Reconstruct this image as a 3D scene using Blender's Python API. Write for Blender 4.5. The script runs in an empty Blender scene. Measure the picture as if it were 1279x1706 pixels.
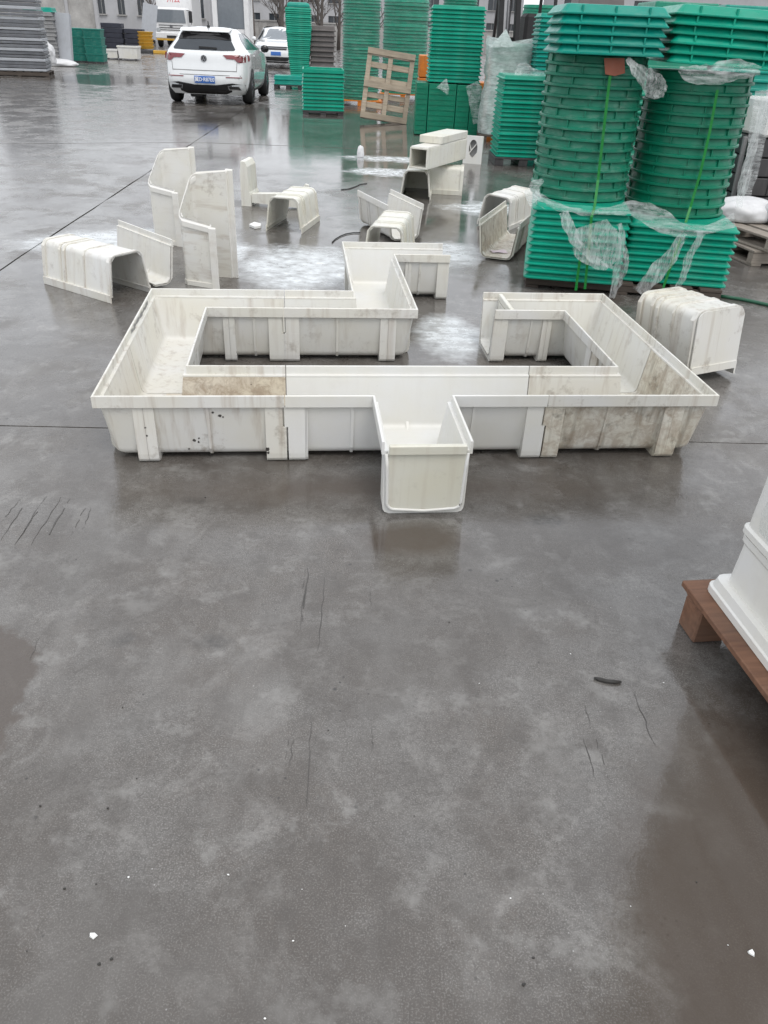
import bpy, bmesh, math, random
from mathutils import Vector, Matrix, Euler
from mathutils import noise as mnoise
R = random.Random(7)
PI = math.pi
scene = bpy.context.scene
COL = scene.collection

# ------------------------------------------------------------------ camera
F_PX, PITCH, ROLL, CAM_H = 1300.0, 0.554, 0.045, 1.55
cam_data = bpy.data.cameras.new('camera')
cam = bpy.data.objects.new('camera', cam_data)
COL.objects.link(cam)
_c, _s, _cr, _sr = math.cos(PITCH), math.sin(PITCH), math.cos(ROLL), math.sin(ROLL)
_fw = Vector((0, _c, -_s)); _up0 = Vector((0, _s, _c)); _rt0 = Vector((1, 0, 0))
_r = _cr * _rt0 + _sr * _up0
_u = -_sr * _rt0 + _cr * _up0
cm = Matrix((( _r.x, _u.x, -_fw.x, 0), (_r.y, _u.y, -_fw.y, 0), (_r.z, _u.z, -_fw.z, CAM_H), (0, 0, 0, 1)))
cam.matrix_world = cm
cam_data.sensor_fit = 'HORIZONTAL'
cam_data.sensor_width = 36.0
cam_data.lens = 36.0 * F_PX / 1279.0
cam_data.clip_start = 0.05
cam_data.clip_end = 1500
scene.camera = cam

# ------------------------------------------------------------------ sky, sun, exposure
SUN_EL, SUN_AZ = math.radians(58), math.radians(150)   # azimuth from +Y towards +X
world = bpy.data.worlds.new('World'); scene.world = world
world.use_nodes = True
wn = world.node_tree; wn.nodes.clear()
w_out = wn.nodes.new('ShaderNodeOutputWorld'); w_bg = wn.nodes.new('ShaderNodeBackground')
w_sky = wn.nodes.new('ShaderNodeTexSky'); w_sky.sky_type = 'NISHITA'; w_sky.sun_disc = False
w_sky.sun_elevation = SUN_EL; w_sky.sun_rotation = SUN_AZ
w_sky.air_density = 1.0; w_sky.dust_density = 4.0; w_sky.ozone_density = 1.0
w_mix = wn.nodes.new('ShaderNodeMix'); w_mix.data_type = 'RGBA'
w_mix.inputs[0].default_value = 0.86          # closed cloud cover over the clear sky
w_mix.inputs[7].default_value = (7.6, 7.8, 8.1, 1)
wn.links.new(w_sky.outputs[0], w_mix.inputs[6])
wn.links.new(w_mix.outputs[2], w_bg.inputs[0])
w_bg.inputs[1].default_value = 0.115
wn.links.new(w_bg.outputs[0], w_out.inputs[0])
sun_data = bpy.data.lights.new('sun', 'SUN'); sun = bpy.data.objects.new('sun', sun_data); COL.objects.link(sun)
sun_data.energy = 0.75; sun_data.angle = math.radians(25); sun_data.color = (1.0, 0.97, 0.93)
sd = Vector((math.cos(SUN_EL) * math.sin(SUN_AZ), math.cos(SUN_EL) * math.cos(SUN_AZ), math.sin(SUN_EL)))
sun.rotation_euler = sd.to_track_quat('Z', 'Y').to_euler()
sun.location = (0, 0, 30)
scene.view_settings.view_transform = 'Standard'
scene.view_settings.look = 'None'
scene.view_settings.gamma = 1.0
scene.view_settings.use_curve_mapping = False
scene.view_settings.exposure = 0.66
try:
    scene.cycles.max_bounces = 6; scene.cycles.diffuse_bounces = 4; scene.cycles.glossy_bounces = 3; scene.cycles.transparent_max_bounces = 16
except Exception:
    pass

# ------------------------------------------------------------------ helpers
def at(u, v, Y):
    """point at depth Y (metres in front of the camera) seen in direction (u, v)"""
    a, b = u - 639.5, v - 853.0
    x = a * _cr + b * _sr; y = -a * _sr + b * _cr
    r = _fw * F_PX + _rt0 * x - _up0 * y
    return r * (Y / r.y) + Vector((0, 0, CAM_H))

def tag(o, label=None, cat=None, group=None, kind=None):
    if label: o['label'] = label
    if cat: o['category'] = cat
    if group: o['group'] = group
    if kind: o['kind'] = kind
    return o

def thing(name, label, cat, loc=(0, 0, 0), rz=0.0, group=None, mat4=None):
    o = bpy.data.objects.new(name, None); COL.objects.link(o)
    o.empty_display_size = 0.1
    if mat4 is not None: o.matrix_world = mat4
    else:
        o.location = loc; o.rotation_euler = (0, 0, rz)
    return tag(o, label, cat, group)

class MB:
    def __init__(s): s.v = []; s.f = []; s.sm = []
    def add(s, vs, fs, smooth=False):
        n = len(s.v); s.v.extend([tuple(p) for p in vs]); s.f.extend([tuple(i + n for i in f) for f in fs])
        s.sm.extend([smooth] * len(fs)); return s
    def box(s, c, d, rot=None, ch=0.0):
        """box centre c, full size d, optional Euler / Matrix rotation, chamfer ch"""
        hx, hy, hz = d[0] / 2, d[1] / 2, d[2] / 2
        M = None
        if rot is not None: M = rot if isinstance(rot, Matrix) else Euler(rot).to_matrix()
        c = Vector(c)
        if ch <= 0:
            pts = [(-hx, -hy, -hz), (hx, -hy, -hz), (hx, hy, -hz), (-hx, hy, -hz), (-hx, -hy, hz), (hx, -hy, hz), (hx, hy, hz), (-hx, hy, hz)]
            fs = [(0, 3, 2, 1), (4, 5, 6, 7), (0, 1, 5, 4), (1, 2, 6, 5), (2, 3, 7, 6), (3, 0, 4, 7)]
        else:
            pts, idx = [], {}
            for sx in (-1, 1):
                for sy in (-1, 1):
                    for sz in (-1, 1):
                        for ax in range(3):
                            p = [sx * (hx - ch), sy * (hy - ch), sz * (hz - ch)]
                            p[ax] = (sx * hx, sy * hy, sz * hz)[ax]
                            idx[(sx, sy, sz, ax)] = len(pts); pts.append(tuple(p))
            fs = []
            def q(a, b, cc, dd, n):
                fs.append((a, b, cc, dd))
            for ax in range(3):
                o1, o2 = [i for i in range(3) if i != ax]
                for sg in (-1, 1):
                    r = []
                    for a, b in ((-1, -1), (1, -1), (1, 1), (-1, 1)):
                        k = [0, 0, 0]; k[ax] = sg; k[o1] = a; k[o2] = b
                        r.append(idx[(k[0], k[1], k[2], ax)])
                    fs.append(tuple(r))
            for ax in range(3):
                o1, o2 = [i for i in range(3) if i != ax]
                for a in (-1, 1):
                    for b in (-1, 1):
                        k0 = [0, 0, 0]; k0[o1] = a; k0[o2] = b
                        k1 = list(k0); k0[ax] = -1; k1[ax] = 1
                        fs.append((idx[(*k0, o1)], idx[(*k1, o1)], idx[(*k1, o2)], idx[(*k0, o2)]))
            for k in [(a, b, cc) for a in (-1, 1) for b in (-1, 1) for cc in (-1, 1)]:
                fs.append((idx[(*k, 0)], idx[(*k, 1)], idx[(*k, 2)]))
        out = []
        for p in pts:
            p = Vector(p)
            if M is not None: p = M @ p
            out.append(p + c)
        return s.add(out, fs)
    def bar(s, a, b, w, h=None, ch=0.0, up=(0, 0, 1)):
        a, b = Vector(a), Vector(b); d = b - a; L = d.length; x = d.normalized()
        upv = Vector(up)
        if abs(x.dot(upv)) > 0.98: upv = Vector((0, 1, 0))
        y = upv.cross(x).normalized(); z = x.cross(y)
        M = Matrix((x, y, z)).transposed()
        return s.box((a + b) / 2, (L, w, h or w), M, ch)
    def tube(s, pts, rad, n=8, caps=True, smooth=True):
        pts = [Vector(p) for p in pts]
        rads = rad if isinstance(rad, (list, tuple)) else [rad] * len(pts)
        rings = []; ref = Vector((0.31, 0.2, 0.93)).normalized()
        for i, p in enumerate(pts):
            d = (pts[min(i + 1, len(pts) - 1)] - pts[max(i - 1, 0)])
            if d.length < 1e-9: d = Vector((0, 0, 1))
            d.normalize()
            if abs(d.dot(ref)) > 0.97: r2 = Vector((1, 0, 0))
            else: r2 = ref
            u = d.cross(r2).normalized(); w = d.cross(u)
            rings.append([p + (u * math.cos(2 * PI * k / n) + w * math.sin(2 * PI * k / n)) * rads[i] for k in range(n)])
        vs = [q for r in rings for q in r]; fs = []
        for i in range(len(pts) - 1):
            for k in range(n):
                a = i * n + k; b = i * n + (k + 1) % n
                fs.append((a, b, b + n, a + n))
        s.add(vs, fs, smooth)
        if caps:
            m = len(s.v) - len(vs)
            s.f.append(tuple(m + k for k in range(n))[::-1]); s.sm.append(False)
            s.f.append(tuple(m + (len(pts) - 1) * n + k for k in range(n))); s.sm.append(False)
        return s
    def lathe(s, prof, n=24, M=None, smooth=True, axis='z'):
        vs, fs = [], []
        for r, z in prof:
            for k in range(n):
                t = 2 * PI * k / n
                p = Vector((r * math.cos(t), r * math.sin(t), z))
                if axis == 'x': p = Vector((z, r * math.cos(t), r * math.sin(t)))
                if axis == 'y': p = Vector((r * math.cos(t), z, r * math.sin(t)))
                vs.append(M @ p if M is not None else p)
        for i in range(len(prof) - 1):
            for k in range(n):
                a = i * n + k; b = i * n + (k + 1) % n
                fs.append((a, b, b + n, a + n))
        return s.add(vs, fs, smooth)
    def prism(s, poly, d, M=None):
        """polygon of 3D points extruded by vector d"""
        n = len(poly); d = Vector(d)
        vs = [Vector(p) for p in poly] + [Vector(p) + d for p in poly]
        fs = [tuple(range(n))[::-1], tuple(range(n, 2 * n))] + [(i, (i + 1) % n, n + (i + 1) % n, n + i) for i in range(n)]
        if M is not None: vs = [M @ p for p in vs]
        return s.add(vs, fs)
    def mesh(s, name, fix=True):
        me = bpy.data.meshes.new(name)
        me.from_pydata(s.v, [], s.f)
        if fix:
            bm = bmesh.new(); bm.from_mesh(me)
            bmesh.ops.recalc_face_normals(bm, faces=bm.faces)
            bm.to_mesh(me); bm.free()
        if any(s.sm):
            me.polygons.foreach_set('use_smooth', s.sm)
        return me
    def build(s, name, mat, parent=None, fix=True):
        me = s.mesh(name, fix)
        if mat is not None: me.materials.append(mat)
        o = bpy.data.objects.new(name, me); COL.objects.link(o)
        if parent is not None: o.parent = parent
        return o

def link_mesh(name, me, parent=None, loc=None, rot=None, scale=None):
    o = bpy.data.objects.new(name, me); COL.objects.link(o)
    if parent is not None: o.parent = parent
    if loc is not None: o.location = loc
    if rot is not None: o.rotation_euler = rot
    if scale is not None: o.scale = scale
    return o

ORD = ['topmost', 'second', 'third', 'fourth', 'fifth', 'sixth', 'seventh', 'eighth', 'ninth', 'tenth', 'eleventh', 'twelfth',
       'thirteenth', 'fourteenth', 'fifteenth', 'sixteenth', 'seventeenth', 'eighteenth', 'nineteenth', 'twentieth']
TENS = {20: 'twenty', 30: 'thirty', 40: 'forty'}
def ordinal(i):
    if i < 20: return ORD[i]
    n = i + 1; t, u = n // 10 * 10, n % 10
    if u == 0: return {30: 'thirtieth', 40: 'fortieth', 50: 'fiftieth'}[t]
    return TENS[t] + '-' + ['', 'first', 'second', 'third', 'fourth', 'fifth', 'sixth', 'seventh', 'eighth', 'ninth'][u]

# ------------------------------------------------------------------ materials
class NT:
    def __init__(s, name):
        s.m = bpy.data.materials.new(name); s.m.use_nodes = True
        s.t = s.m.node_tree; s.t.nodes.clear()
        s.out = s.t.nodes.new('ShaderNodeOutputMaterial')
        s.b = s.t.nodes.new('ShaderNodeBsdfPrincipled'); s.t.links.new(s.b.outputs[0], s.out.inputs[0])
    def n(s, k): return s.t.nodes.new(k)
    def l(s, a, b): s.t.links.new(a, b)
    def _in(s, sock, v):
        if isinstance(v, bpy.types.NodeSocket): s.l(v, sock)
        elif isinstance(v, (tuple, list)):
            sock.default_value = (*v, 1) if (len(v) == 3 and sock.type == 'RGBA') else v
        else: sock.default_value = v
    def set(s, **kw):
        for k, v in kw.items(): s._in(s.b.inputs[k.replace('_', ' ')], v)
    def pos(s): return s.n('ShaderNodeNewGeometry').outputs['Position']
    def obj(s): return s.n('ShaderNodeTexCoord').outputs['Object']
    def rnd(s): return s.n('ShaderNodeObjectInfo').outputs['Random']
    def mapping(s, vec, scale=(1, 1, 1), loc=(0, 0, 0), rot=(0, 0, 0), typ='POINT'):
        m = s.n('ShaderNodeMapping'); m.vector_type = typ; s.l(vec, m.inputs[0])
        m.inputs[1].default_value = loc; m.inputs[2].default_value = rot; m.inputs[3].default_value = scale
        return m.outputs[0]
    def noise(s, vec, scale, detail=4, rough=0.55, dist=0.0):
        m = s.n('ShaderNodeTexNoise'); s.l(vec, m.inputs['Vector'])
        m.inputs['Scale'].default_value = scale; m.inputs['Detail'].default_value = detail
        m.inputs['Roughness'].default_value = rough; m.inputs['Distortion'].default_value = dist
        return m.outputs[0]
    def voro(s, vec, scale, feat='F1', rnd=1.0):
        m = s.n('ShaderNodeTexVoronoi'); m.feature = feat; s.l(vec, m.inputs['Vector']); m.inputs['Scale'].default_value = scale
        m.inputs['Randomness'].default_value = rnd
        return m.outputs['Distance']
    def ramp(s, fac, *stops):
        m = s.n('ShaderNodeValToRGB'); s.l(fac, m.inputs[0]); cr = m.color_ramp
        while len(cr.elements) < len(stops): cr.elements.new(0.5)
        for e, (p, c) in zip(cr.elements, stops):
            e.position = p; e.color = (c, c, c, 1) if isinstance(c, (int, float)) else (*c, 1)
        return m.outputs[0]
    def mix(s, fac, a, b, mode='MIX'):
        m = s.n('ShaderNodeMix'); m.data_type = 'RGBA'; m.blend_type = mode
        s._in(m.inputs[0], fac); s._in(m.inputs[6], a); s._in(m.inputs[7], b)
        return m.outputs[2]
    def math(s, op, a, b=0.0, clamp=False):
        m = s.n('ShaderNodeMath'); m.operation = op; m.use_clamp = clamp
        s._in(m.inputs[0], a); s._in(m.inputs[1], b)
        return m.outputs[0]
    def bump(s, h, strength=0.2, dist=0.01):
        m = s.n('ShaderNodeBump'); m.inputs['Strength'].default_value = strength; m.inputs['Distance'].default_value = dist
        s.l(h, m.inputs['Height']); s.l(m.outputs[0], s.b.inputs['Normal'])

def simple(name, col, rough=0.5, metal=0.0, var=0.12, scale=6.0, coat=0.0, spec=None, dirt=0.0, dirtcol=(0.09, 0.075, 0.06), hue=True):
    """plain material with mottling, faint relief and optional grime blotches"""
    t = NT(name); p = t.obj()
    n1 = t.noise(p, scale, 3); n2 = t.noise(p, scale * 7, 2)
    f = t.ramp(t.math('ADD', t.math('MULTIPLY', n1, 0.7), t.math('MULTIPLY', n2, 0.3)), (0.3, 0.0), (0.7, 1.0))
    dk = tuple(c * (1 - var) for c in col); lt = tuple(min(1, c * (1 + var * 0.8)) for c in col)
    c = t.mix(f, dk, lt)
    if hue:
        c = t.mix(t.math('MULTIPLY', t.rnd(), 0.28), c, tuple(x * 0.62 for x in col))
    if dirt > 0:
        dm = t.ramp(t.noise(t.mapping(p, (1, 1, 0.35)), scale * 1.7, 7, 0.65), (0.5, 0.0), (0.72, 1.0))
        c = t.mix(t.math('MULTIPLY', dm, dirt), c, dirtcol)
    t.set(Base_Color=c, Roughness=t.ramp(n2, (0.3, max(0.02, rough * 0.8)), (0.7, min(1, rough * 1.2))), Metallic=metal)
    if coat: t.set(Coat_Weight=coat)
    t.bump(n2, 0.08, 0.004)
    return t.m

def plastic(name, base, dirt=0.25, brown=0.0, yellow=0.2, seed=0.0, grime=(0.16, 0.13, 0.10), mudscale=7):
    """weathered off-white moulded plastic: run marks, blotches, scuffs"""
    t = NT(name); p = t.mapping(t.obj(), (1, 1, 1), (seed * 3.1, seed * 1.7, seed * 2.3))
    big = t.noise(p, 3.0, 3, 0.6); fine = t.noise(p, 60, 2, 0.6)
    c = t.mix(t.ramp(big, (0.35, 0.0), (0.7, 1.0)), base, tuple(b * k for b, k in zip(base, (0.97, 0.95, 0.88))))
    c = t.mix(t.math('MULTIPLY', t.ramp(t.noise(p, 1.6, 3), (0.45, 0.0), (0.65, 1.0)), yellow), c, (base[0] * 0.92, base[1] * 0.86, base[2] * 0.70))
    streak = t.ramp(t.noise(t.mapping(p, (22, 22, 1.3)), 1.0, 4, 0.6), (0.52, 0.0), (0.75, 1.0))
    c = t.mix(t.math('MULTIPLY', streak, dirt), c, tuple(g * 2.2 for g in grime))
    blot = t.ramp(t.noise(p, 9, 5, 0.72), (0.56, 0.0), (0.70, 1.0))
    c = t.mix(t.math('MULTIPLY', blot, dirt * 0.9), c, tuple(g * 1.4 for g in grime))
    spk = t.ramp(t.voro(p, 26), (0.04, 1.0), (0.10, 0.0))
    gate = t.ramp(t.noise(p, 5, 2), (0.60, 0.0), (0.66, 1.0))
    c = t.mix(t.math('MULTIPLY', t.math('MULTIPLY', spk, gate), min(1, dirt * 2.2)), c, tuple(g * 0.6 for g in grime))
    if brown > 0:
        mud = t.ramp(t.noise(t.mapping(p, (1, 1, 1.0), (4, 2, 1)), mudscale, 6, 0.75, 0.6), (0.43, 0.0), (0.60, 1.0))
        c = t.mix(t.math('MULTIPLY', mud, brown), c, (0.34, 0.27, 0.20))
    t.set(Base_Color=c, Roughness=t.ramp(fine, (0.3, 0.30), (0.7, 0.46)))
    t.bump(t.math('ADD', t.math('MULTIPLY', fine, 0.4), t.math('MULTIPLY', big, 1.0)), 0.10, 0.006)
    return t.m

M = {}
CREAM = (0.665, 0.664, 0.642)
WHITE = (0.685, 0.685, 0.67)
M['clean'] = plastic('white_plastic', WHITE, 0.05, 0, 0.05, 1)
M['cream1'] = plastic('cream_plastic', CREAM, 0.36, 0, 0.25, 2)
M['cream2'] = plastic('cream_plastic_streaked', (0.655, 0.65, 0.625), 0.62, 0, 0.2, 3)
M['cream3'] = plastic('cream_plastic_worn', (0.67, 0.665, 0.64), 0.5, 0, 0.15, 4)
M['dirty'] = plastic('cream_plastic_scuffed', (0.62, 0.60, 0.54), 0.95, 0.62, 0.4, 5, grime=(0.10, 0.085, 0.065), mudscale=17)
M['muddy'] = plastic('cream_plastic_muddy', (0.60, 0.55, 0.47), 0.8, 0.85, 0.5, 6, mudscale=20)
M['loose1'] = plastic('pale_plastic', (0.68, 0.675, 0.655), 0.2, 0, 0.1, 7)
M['loose2'] = plastic('ivory_plastic', (0.665, 0.66, 0.61), 0.28, 0, 0.2, 8)
M['plate'] = plastic('ivory_plate', (0.61, 0.605, 0.54), 0.26, 0.0, 0.5, 9)

def green(name, col, rough=0.35, dust=0.15):
    t = NT(name); p = t.obj()
    n1 = t.noise(p, 5, 3); n2 = t.noise(p, 45, 2)
    c = t.mix(t.ramp(n1, (0.3, 0.0), (0.7, 1.0)), tuple(x * 0.86 for x in col), tuple(min(1, x * 1.1) for x in col))
    c = t.mix(t.math('MULTIPLY', t.rnd(), 0.5), c, (col[0] * 0.5 + 0.004, col[1] * 0.62, col[2] * 0.62))
    d = t.ramp(t.noise(t.mapping(p, (1, 1, 3)), 8, 5, 0.7), (0.5, 0.0), (0.72, 1.0))
    c = t.mix(t.math('MULTIPLY', d, dust), c, (0.30, 0.36, 0.32))
    t.set(Base_Color=c, Roughness=t.ramp(n2, (0.3, rough * 0.75), (0.7, rough * 1.25)))
    t.b.inputs['Specular IOR Level'].default_value = 0.28
    t.bump(n2, 0.06, 0.003)
    return t.m
M['g_bright'] = green('green_plastic_bright', (0.001, 0.30, 0.195), 0.36, 0.10)
M['g_teal'] = green('green_plastic_teal', (0.001, 0.27, 0.205), 0.38, 0.12)
M['g_dark'] = green('green_plastic_dark', (0.003, 0.185, 0.105), 0.40, 0.09)
M['g_dusty'] = green('green_plastic_dusty', (0.012, 0.185, 0.112), 0.42, 0.26)
M['g_far'] = green('green_plastic_far', (0.01, 0.24, 0.15), 0.4, 0.25)
M['g_old'] = green('green_plastic_old', (0.02, 0.19, 0.15), 0.5, 0.25)
M['strap'] = green('green_strap', (0.01, 0.20, 0.035), 0.35, 0.1)
M['black'] = simple('black_rubber', (0.018, 0.018, 0.019), 0.6, var=0.3)
M['dkgrey'] = simple('dark_grey_plastic', (0.045, 0.043, 0.045), 0.5, var=0.25, dirt=0.3, dirtcol=(0.16, 0.15, 0.14))
M['grey'] = simple('grey_plastic', (0.22, 0.22, 0.22), 0.5, var=0.2, dirt=0.3)
M['darkboard'] = simple('dark_grey_board', (0.12, 0.125, 0.14), 0.45, var=0.3, dirt=0.3)
M['greypanel'] = simple('grey_panel', (0.36, 0.375, 0.40), 0.45, var=0.08, dirt=0.15, hue=False)
M['brgrey'] = simple('brown_grey_plastic', (0.135, 0.12, 0.115), 0.55, var=0.2, dirt=0.2)
M['navy'] = simple('dark_blue_plastic', (0.035, 0.038, 0.055), 0.5, var=0.25)
M['yellow'] = simple('yellow_plastic', (0.60, 0.34, 0.04), 0.5, var=0.15, dirt=0.2)
M['orange'] = simple('orange_steel', (0.62, 0.19, 0.025), 0.45, var=0.2, dirt=0.3)
M['steel'] = simple('worn_steel', (0.20, 0.20, 0.21), 0.45, 0.6, var=0.2)
M['whitepaint'] = simple('white_car_paint', (0.70, 0.715, 0.72), 0.22, var=0.02, coat=1.0, hue=False)
M['truckpaint'] = simple('white_truck_paint', (0.70, 0.70, 0.70), 0.35, var=0.04, dirt=0.15, hue=False)
M['glass'] = simple('dark_car_glass', (0.035, 0.042, 0.05), 0.06, var=0.1, hue=False)
M['glassl'] = simple('windscreen_glass', (0.17, 0.19, 0.21), 0.08, var=0.1, hue=False)
M['blackgloss'] = simple('gloss_black', (0.01, 0.01, 0.011), 0.12, var=0.1, hue=False)
M['taillight'] = simple('tail_light_lens', (0.17, 0.006, 0.012), 0.12, var=0.35, scale=14, coat=1.0, hue=False)
M['headlight'] = simple('head_light_lens', (0.42, 0.44, 0.45), 0.08, var=0.3, scale=14, hue=False)
M['chrome'] = simple('chrome', (0.35, 0.36, 0.38), 0.18, 0.9, var=0.1, hue=False)
M['platebl'] = simple('number_plate_blue', (0.035, 0.13, 0.42), 0.4, var=0.05, hue=False)
M['letter'] = simple('plate_lettering', (0.75, 0.77, 0.8), 0.5, var=0.03, hue=False)
M['redletter'] = simple('red_lettering', (0.55, 0.06, 0.07), 0.5, var=0.05, hue=False)
M['concretewall'] = simple('weathered_wall', (0.36, 0.35, 0.335), 0.9, var=0.3, scale=1.6, dirt=0.5, dirtcol=(0.16, 0.15, 0.14), hue=False)
M['render'] = simple('grey_render', (0.40, 0.40, 0.41), 0.9, var=0.1, scale=0.6, dirt=0.25, dirtcol=(0.2, 0.19, 0.18), hue=False)
M['roofsheet'] = simple('grey_roof_sheet', (0.30, 0.30, 0.32), 0.6, var=0.15, scale=0.7, hue=False)
M['bark'] = simple('bare_bark', (0.11, 0.095, 0.085), 0.9, var=0.3, scale=3)
M['brownpallet'] = simple('rust_brown_board', (0.185, 0.088, 0.048), 0.5, var=0.4, scale=14, dirt=0.3, dirtcol=(0.08, 0.04, 0.03), hue=False)
M['whitecrate'] = plastic('bright_white_plastic', (0.70, 0.70, 0.695), 0.06, 0, 0.05, 11)
M['paper'] = simple('pale_pink_paper', (0.72, 0.62, 0.66), 0.8, var=0.06, scale=20, hue=False)
M['hose'] = simple('green_hose_rubber', (0.02, 0.11, 0.06), 0.4, var=0.2)
M['chip'] = simple('white_chip', (0.8, 0.8, 0.78), 0.6, var=0.05)
M['pebble'] = simple('dark_grit', (0.035, 0.033, 0.03), 0.7, var=0.3)
M['mark'] = simple('scrape_mark', (0.055, 0.050, 0.045), 0.4, var=0.3, scale=30)
M['terracotta'] = simple('red_brown_cardboard', (0.30, 0.10, 0.06), 0.7, var=0.2)

def wood(name, a, b, dirt=0.3):
    t = NT(name); p = t.obj()
    g = t.noise(t.mapping(p, (1.2, 14, 14)), 3.0, 7, 0.6, 0.4)
    n2 = t.noise(p, 5, 6)
    c = t.mix(t.ramp(g, (0.3, 0.0), (0.7, 1.0)), a, b)
    c = t.mix(t.math('MULTIPLY', t.rnd(), 0.45), c, tuple(x * 0.55 for x in a))
    c = t.mix(t.math('MULTIPLY', t.ramp(n2, (0.5, 0.0), (0.7, 1.0)), dirt), c, (0.10, 0.085, 0.07))
    t.set(Base_Color=c, Roughness=0.75); t.bump(g, 0.25, 0.004)
    return t.m
M['wood'] = wood('weathered_pallet_wood', (0.31, 0.25, 0.185), (0.50, 0.425, 0.325))
M['woodgrey'] = wood('grey_pallet_wood', (0.26, 0.225, 0.19), (0.42, 0.37, 0.31))
M['brownpallet'] = wood('rust_brown_wood', (0.13, 0.062, 0.036), (0.25, 0.125, 0.072), 0.35)
M['wooddark'] = wood('wet_dark_wood', (0.05, 0.038, 0.03), (0.09, 0.07, 0.055))

def film(name, amount=0.5, col=(0.78, 0.82, 0.81), scale=(3, 3, 26)):
    """clear stretch film: mostly see-through with milky creases"""
    t = NT(name); p = t.obj()
    cre = t.noise(t.mapping(p, scale, (0, 0, 0), (0.3, 0.2, 0.4)), 1.6, 5, 0.68, 1.2)
    cre2 = t.noise(p, 11, 4, 0.7)
    f = t.ramp(t.math('ADD', t.math('MULTIPLY', cre, 0.65), t.math('MULTIPLY', cre2, 0.35)), (0.34, max(0.0, amount - 0.35)), (0.66, min(0.96, amount + 0.4)))
    t.set(Base_Color=col, Roughness=0.22, Transmission_Weight=0.0)
    t.b.inputs['Subsurface Weight'].default_value = 0.0
    tr = t.n('ShaderNodeBsdfTransparent'); tl = t.n('ShaderNodeBsdfTranslucent'); tl.inputs[0].default_value = (*col, 1)
    m1 = t.n('ShaderNodeMixShader'); m1.inputs[0].default_value = 0.35
    t.l(t.b.outputs[0], m1.inputs[1]); t.l(tl.outputs[0], m1.inputs[2])
    m2 = t.n('ShaderNodeMixShader'); t.l(f, m2.inputs[0]); t.l(tr.outputs[0], m2.inputs[1]); t.l(m1.outputs[0], m2.inputs[2])
    t.l(m2.outputs[0], t.out.inputs[0])
    t.bump(cre, 0.7, 0.01)
    return t.m
M['film'] = film('stretch_film', 0.22, (0.86, 0.88, 0.88))
M['filmdense'] = film('stretch_film_bunched', 0.34, (0.88, 0.90, 0.90))
M['filmhang'] = film('stretch_film_hanging', 0.30, (0.88, 0.90, 0.90), (26, 26, 3))
M['filmthin'] = film('stretch_film_thin', 0.16, scale=(2, 2, 9))
M['filmwrap'] = film('stretch_film_tight', -0.30, scale=(1.2, 1.2, 7))
M['filmmilky'] = film('stretch_film_milky', 0.74, (0.72, 0.80, 0.78), (3, 3, 14))
M['bag'] = simple('white_sack', (0.62, 0.62, 0.625), 0.4, var=0.12, hue=False)

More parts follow.
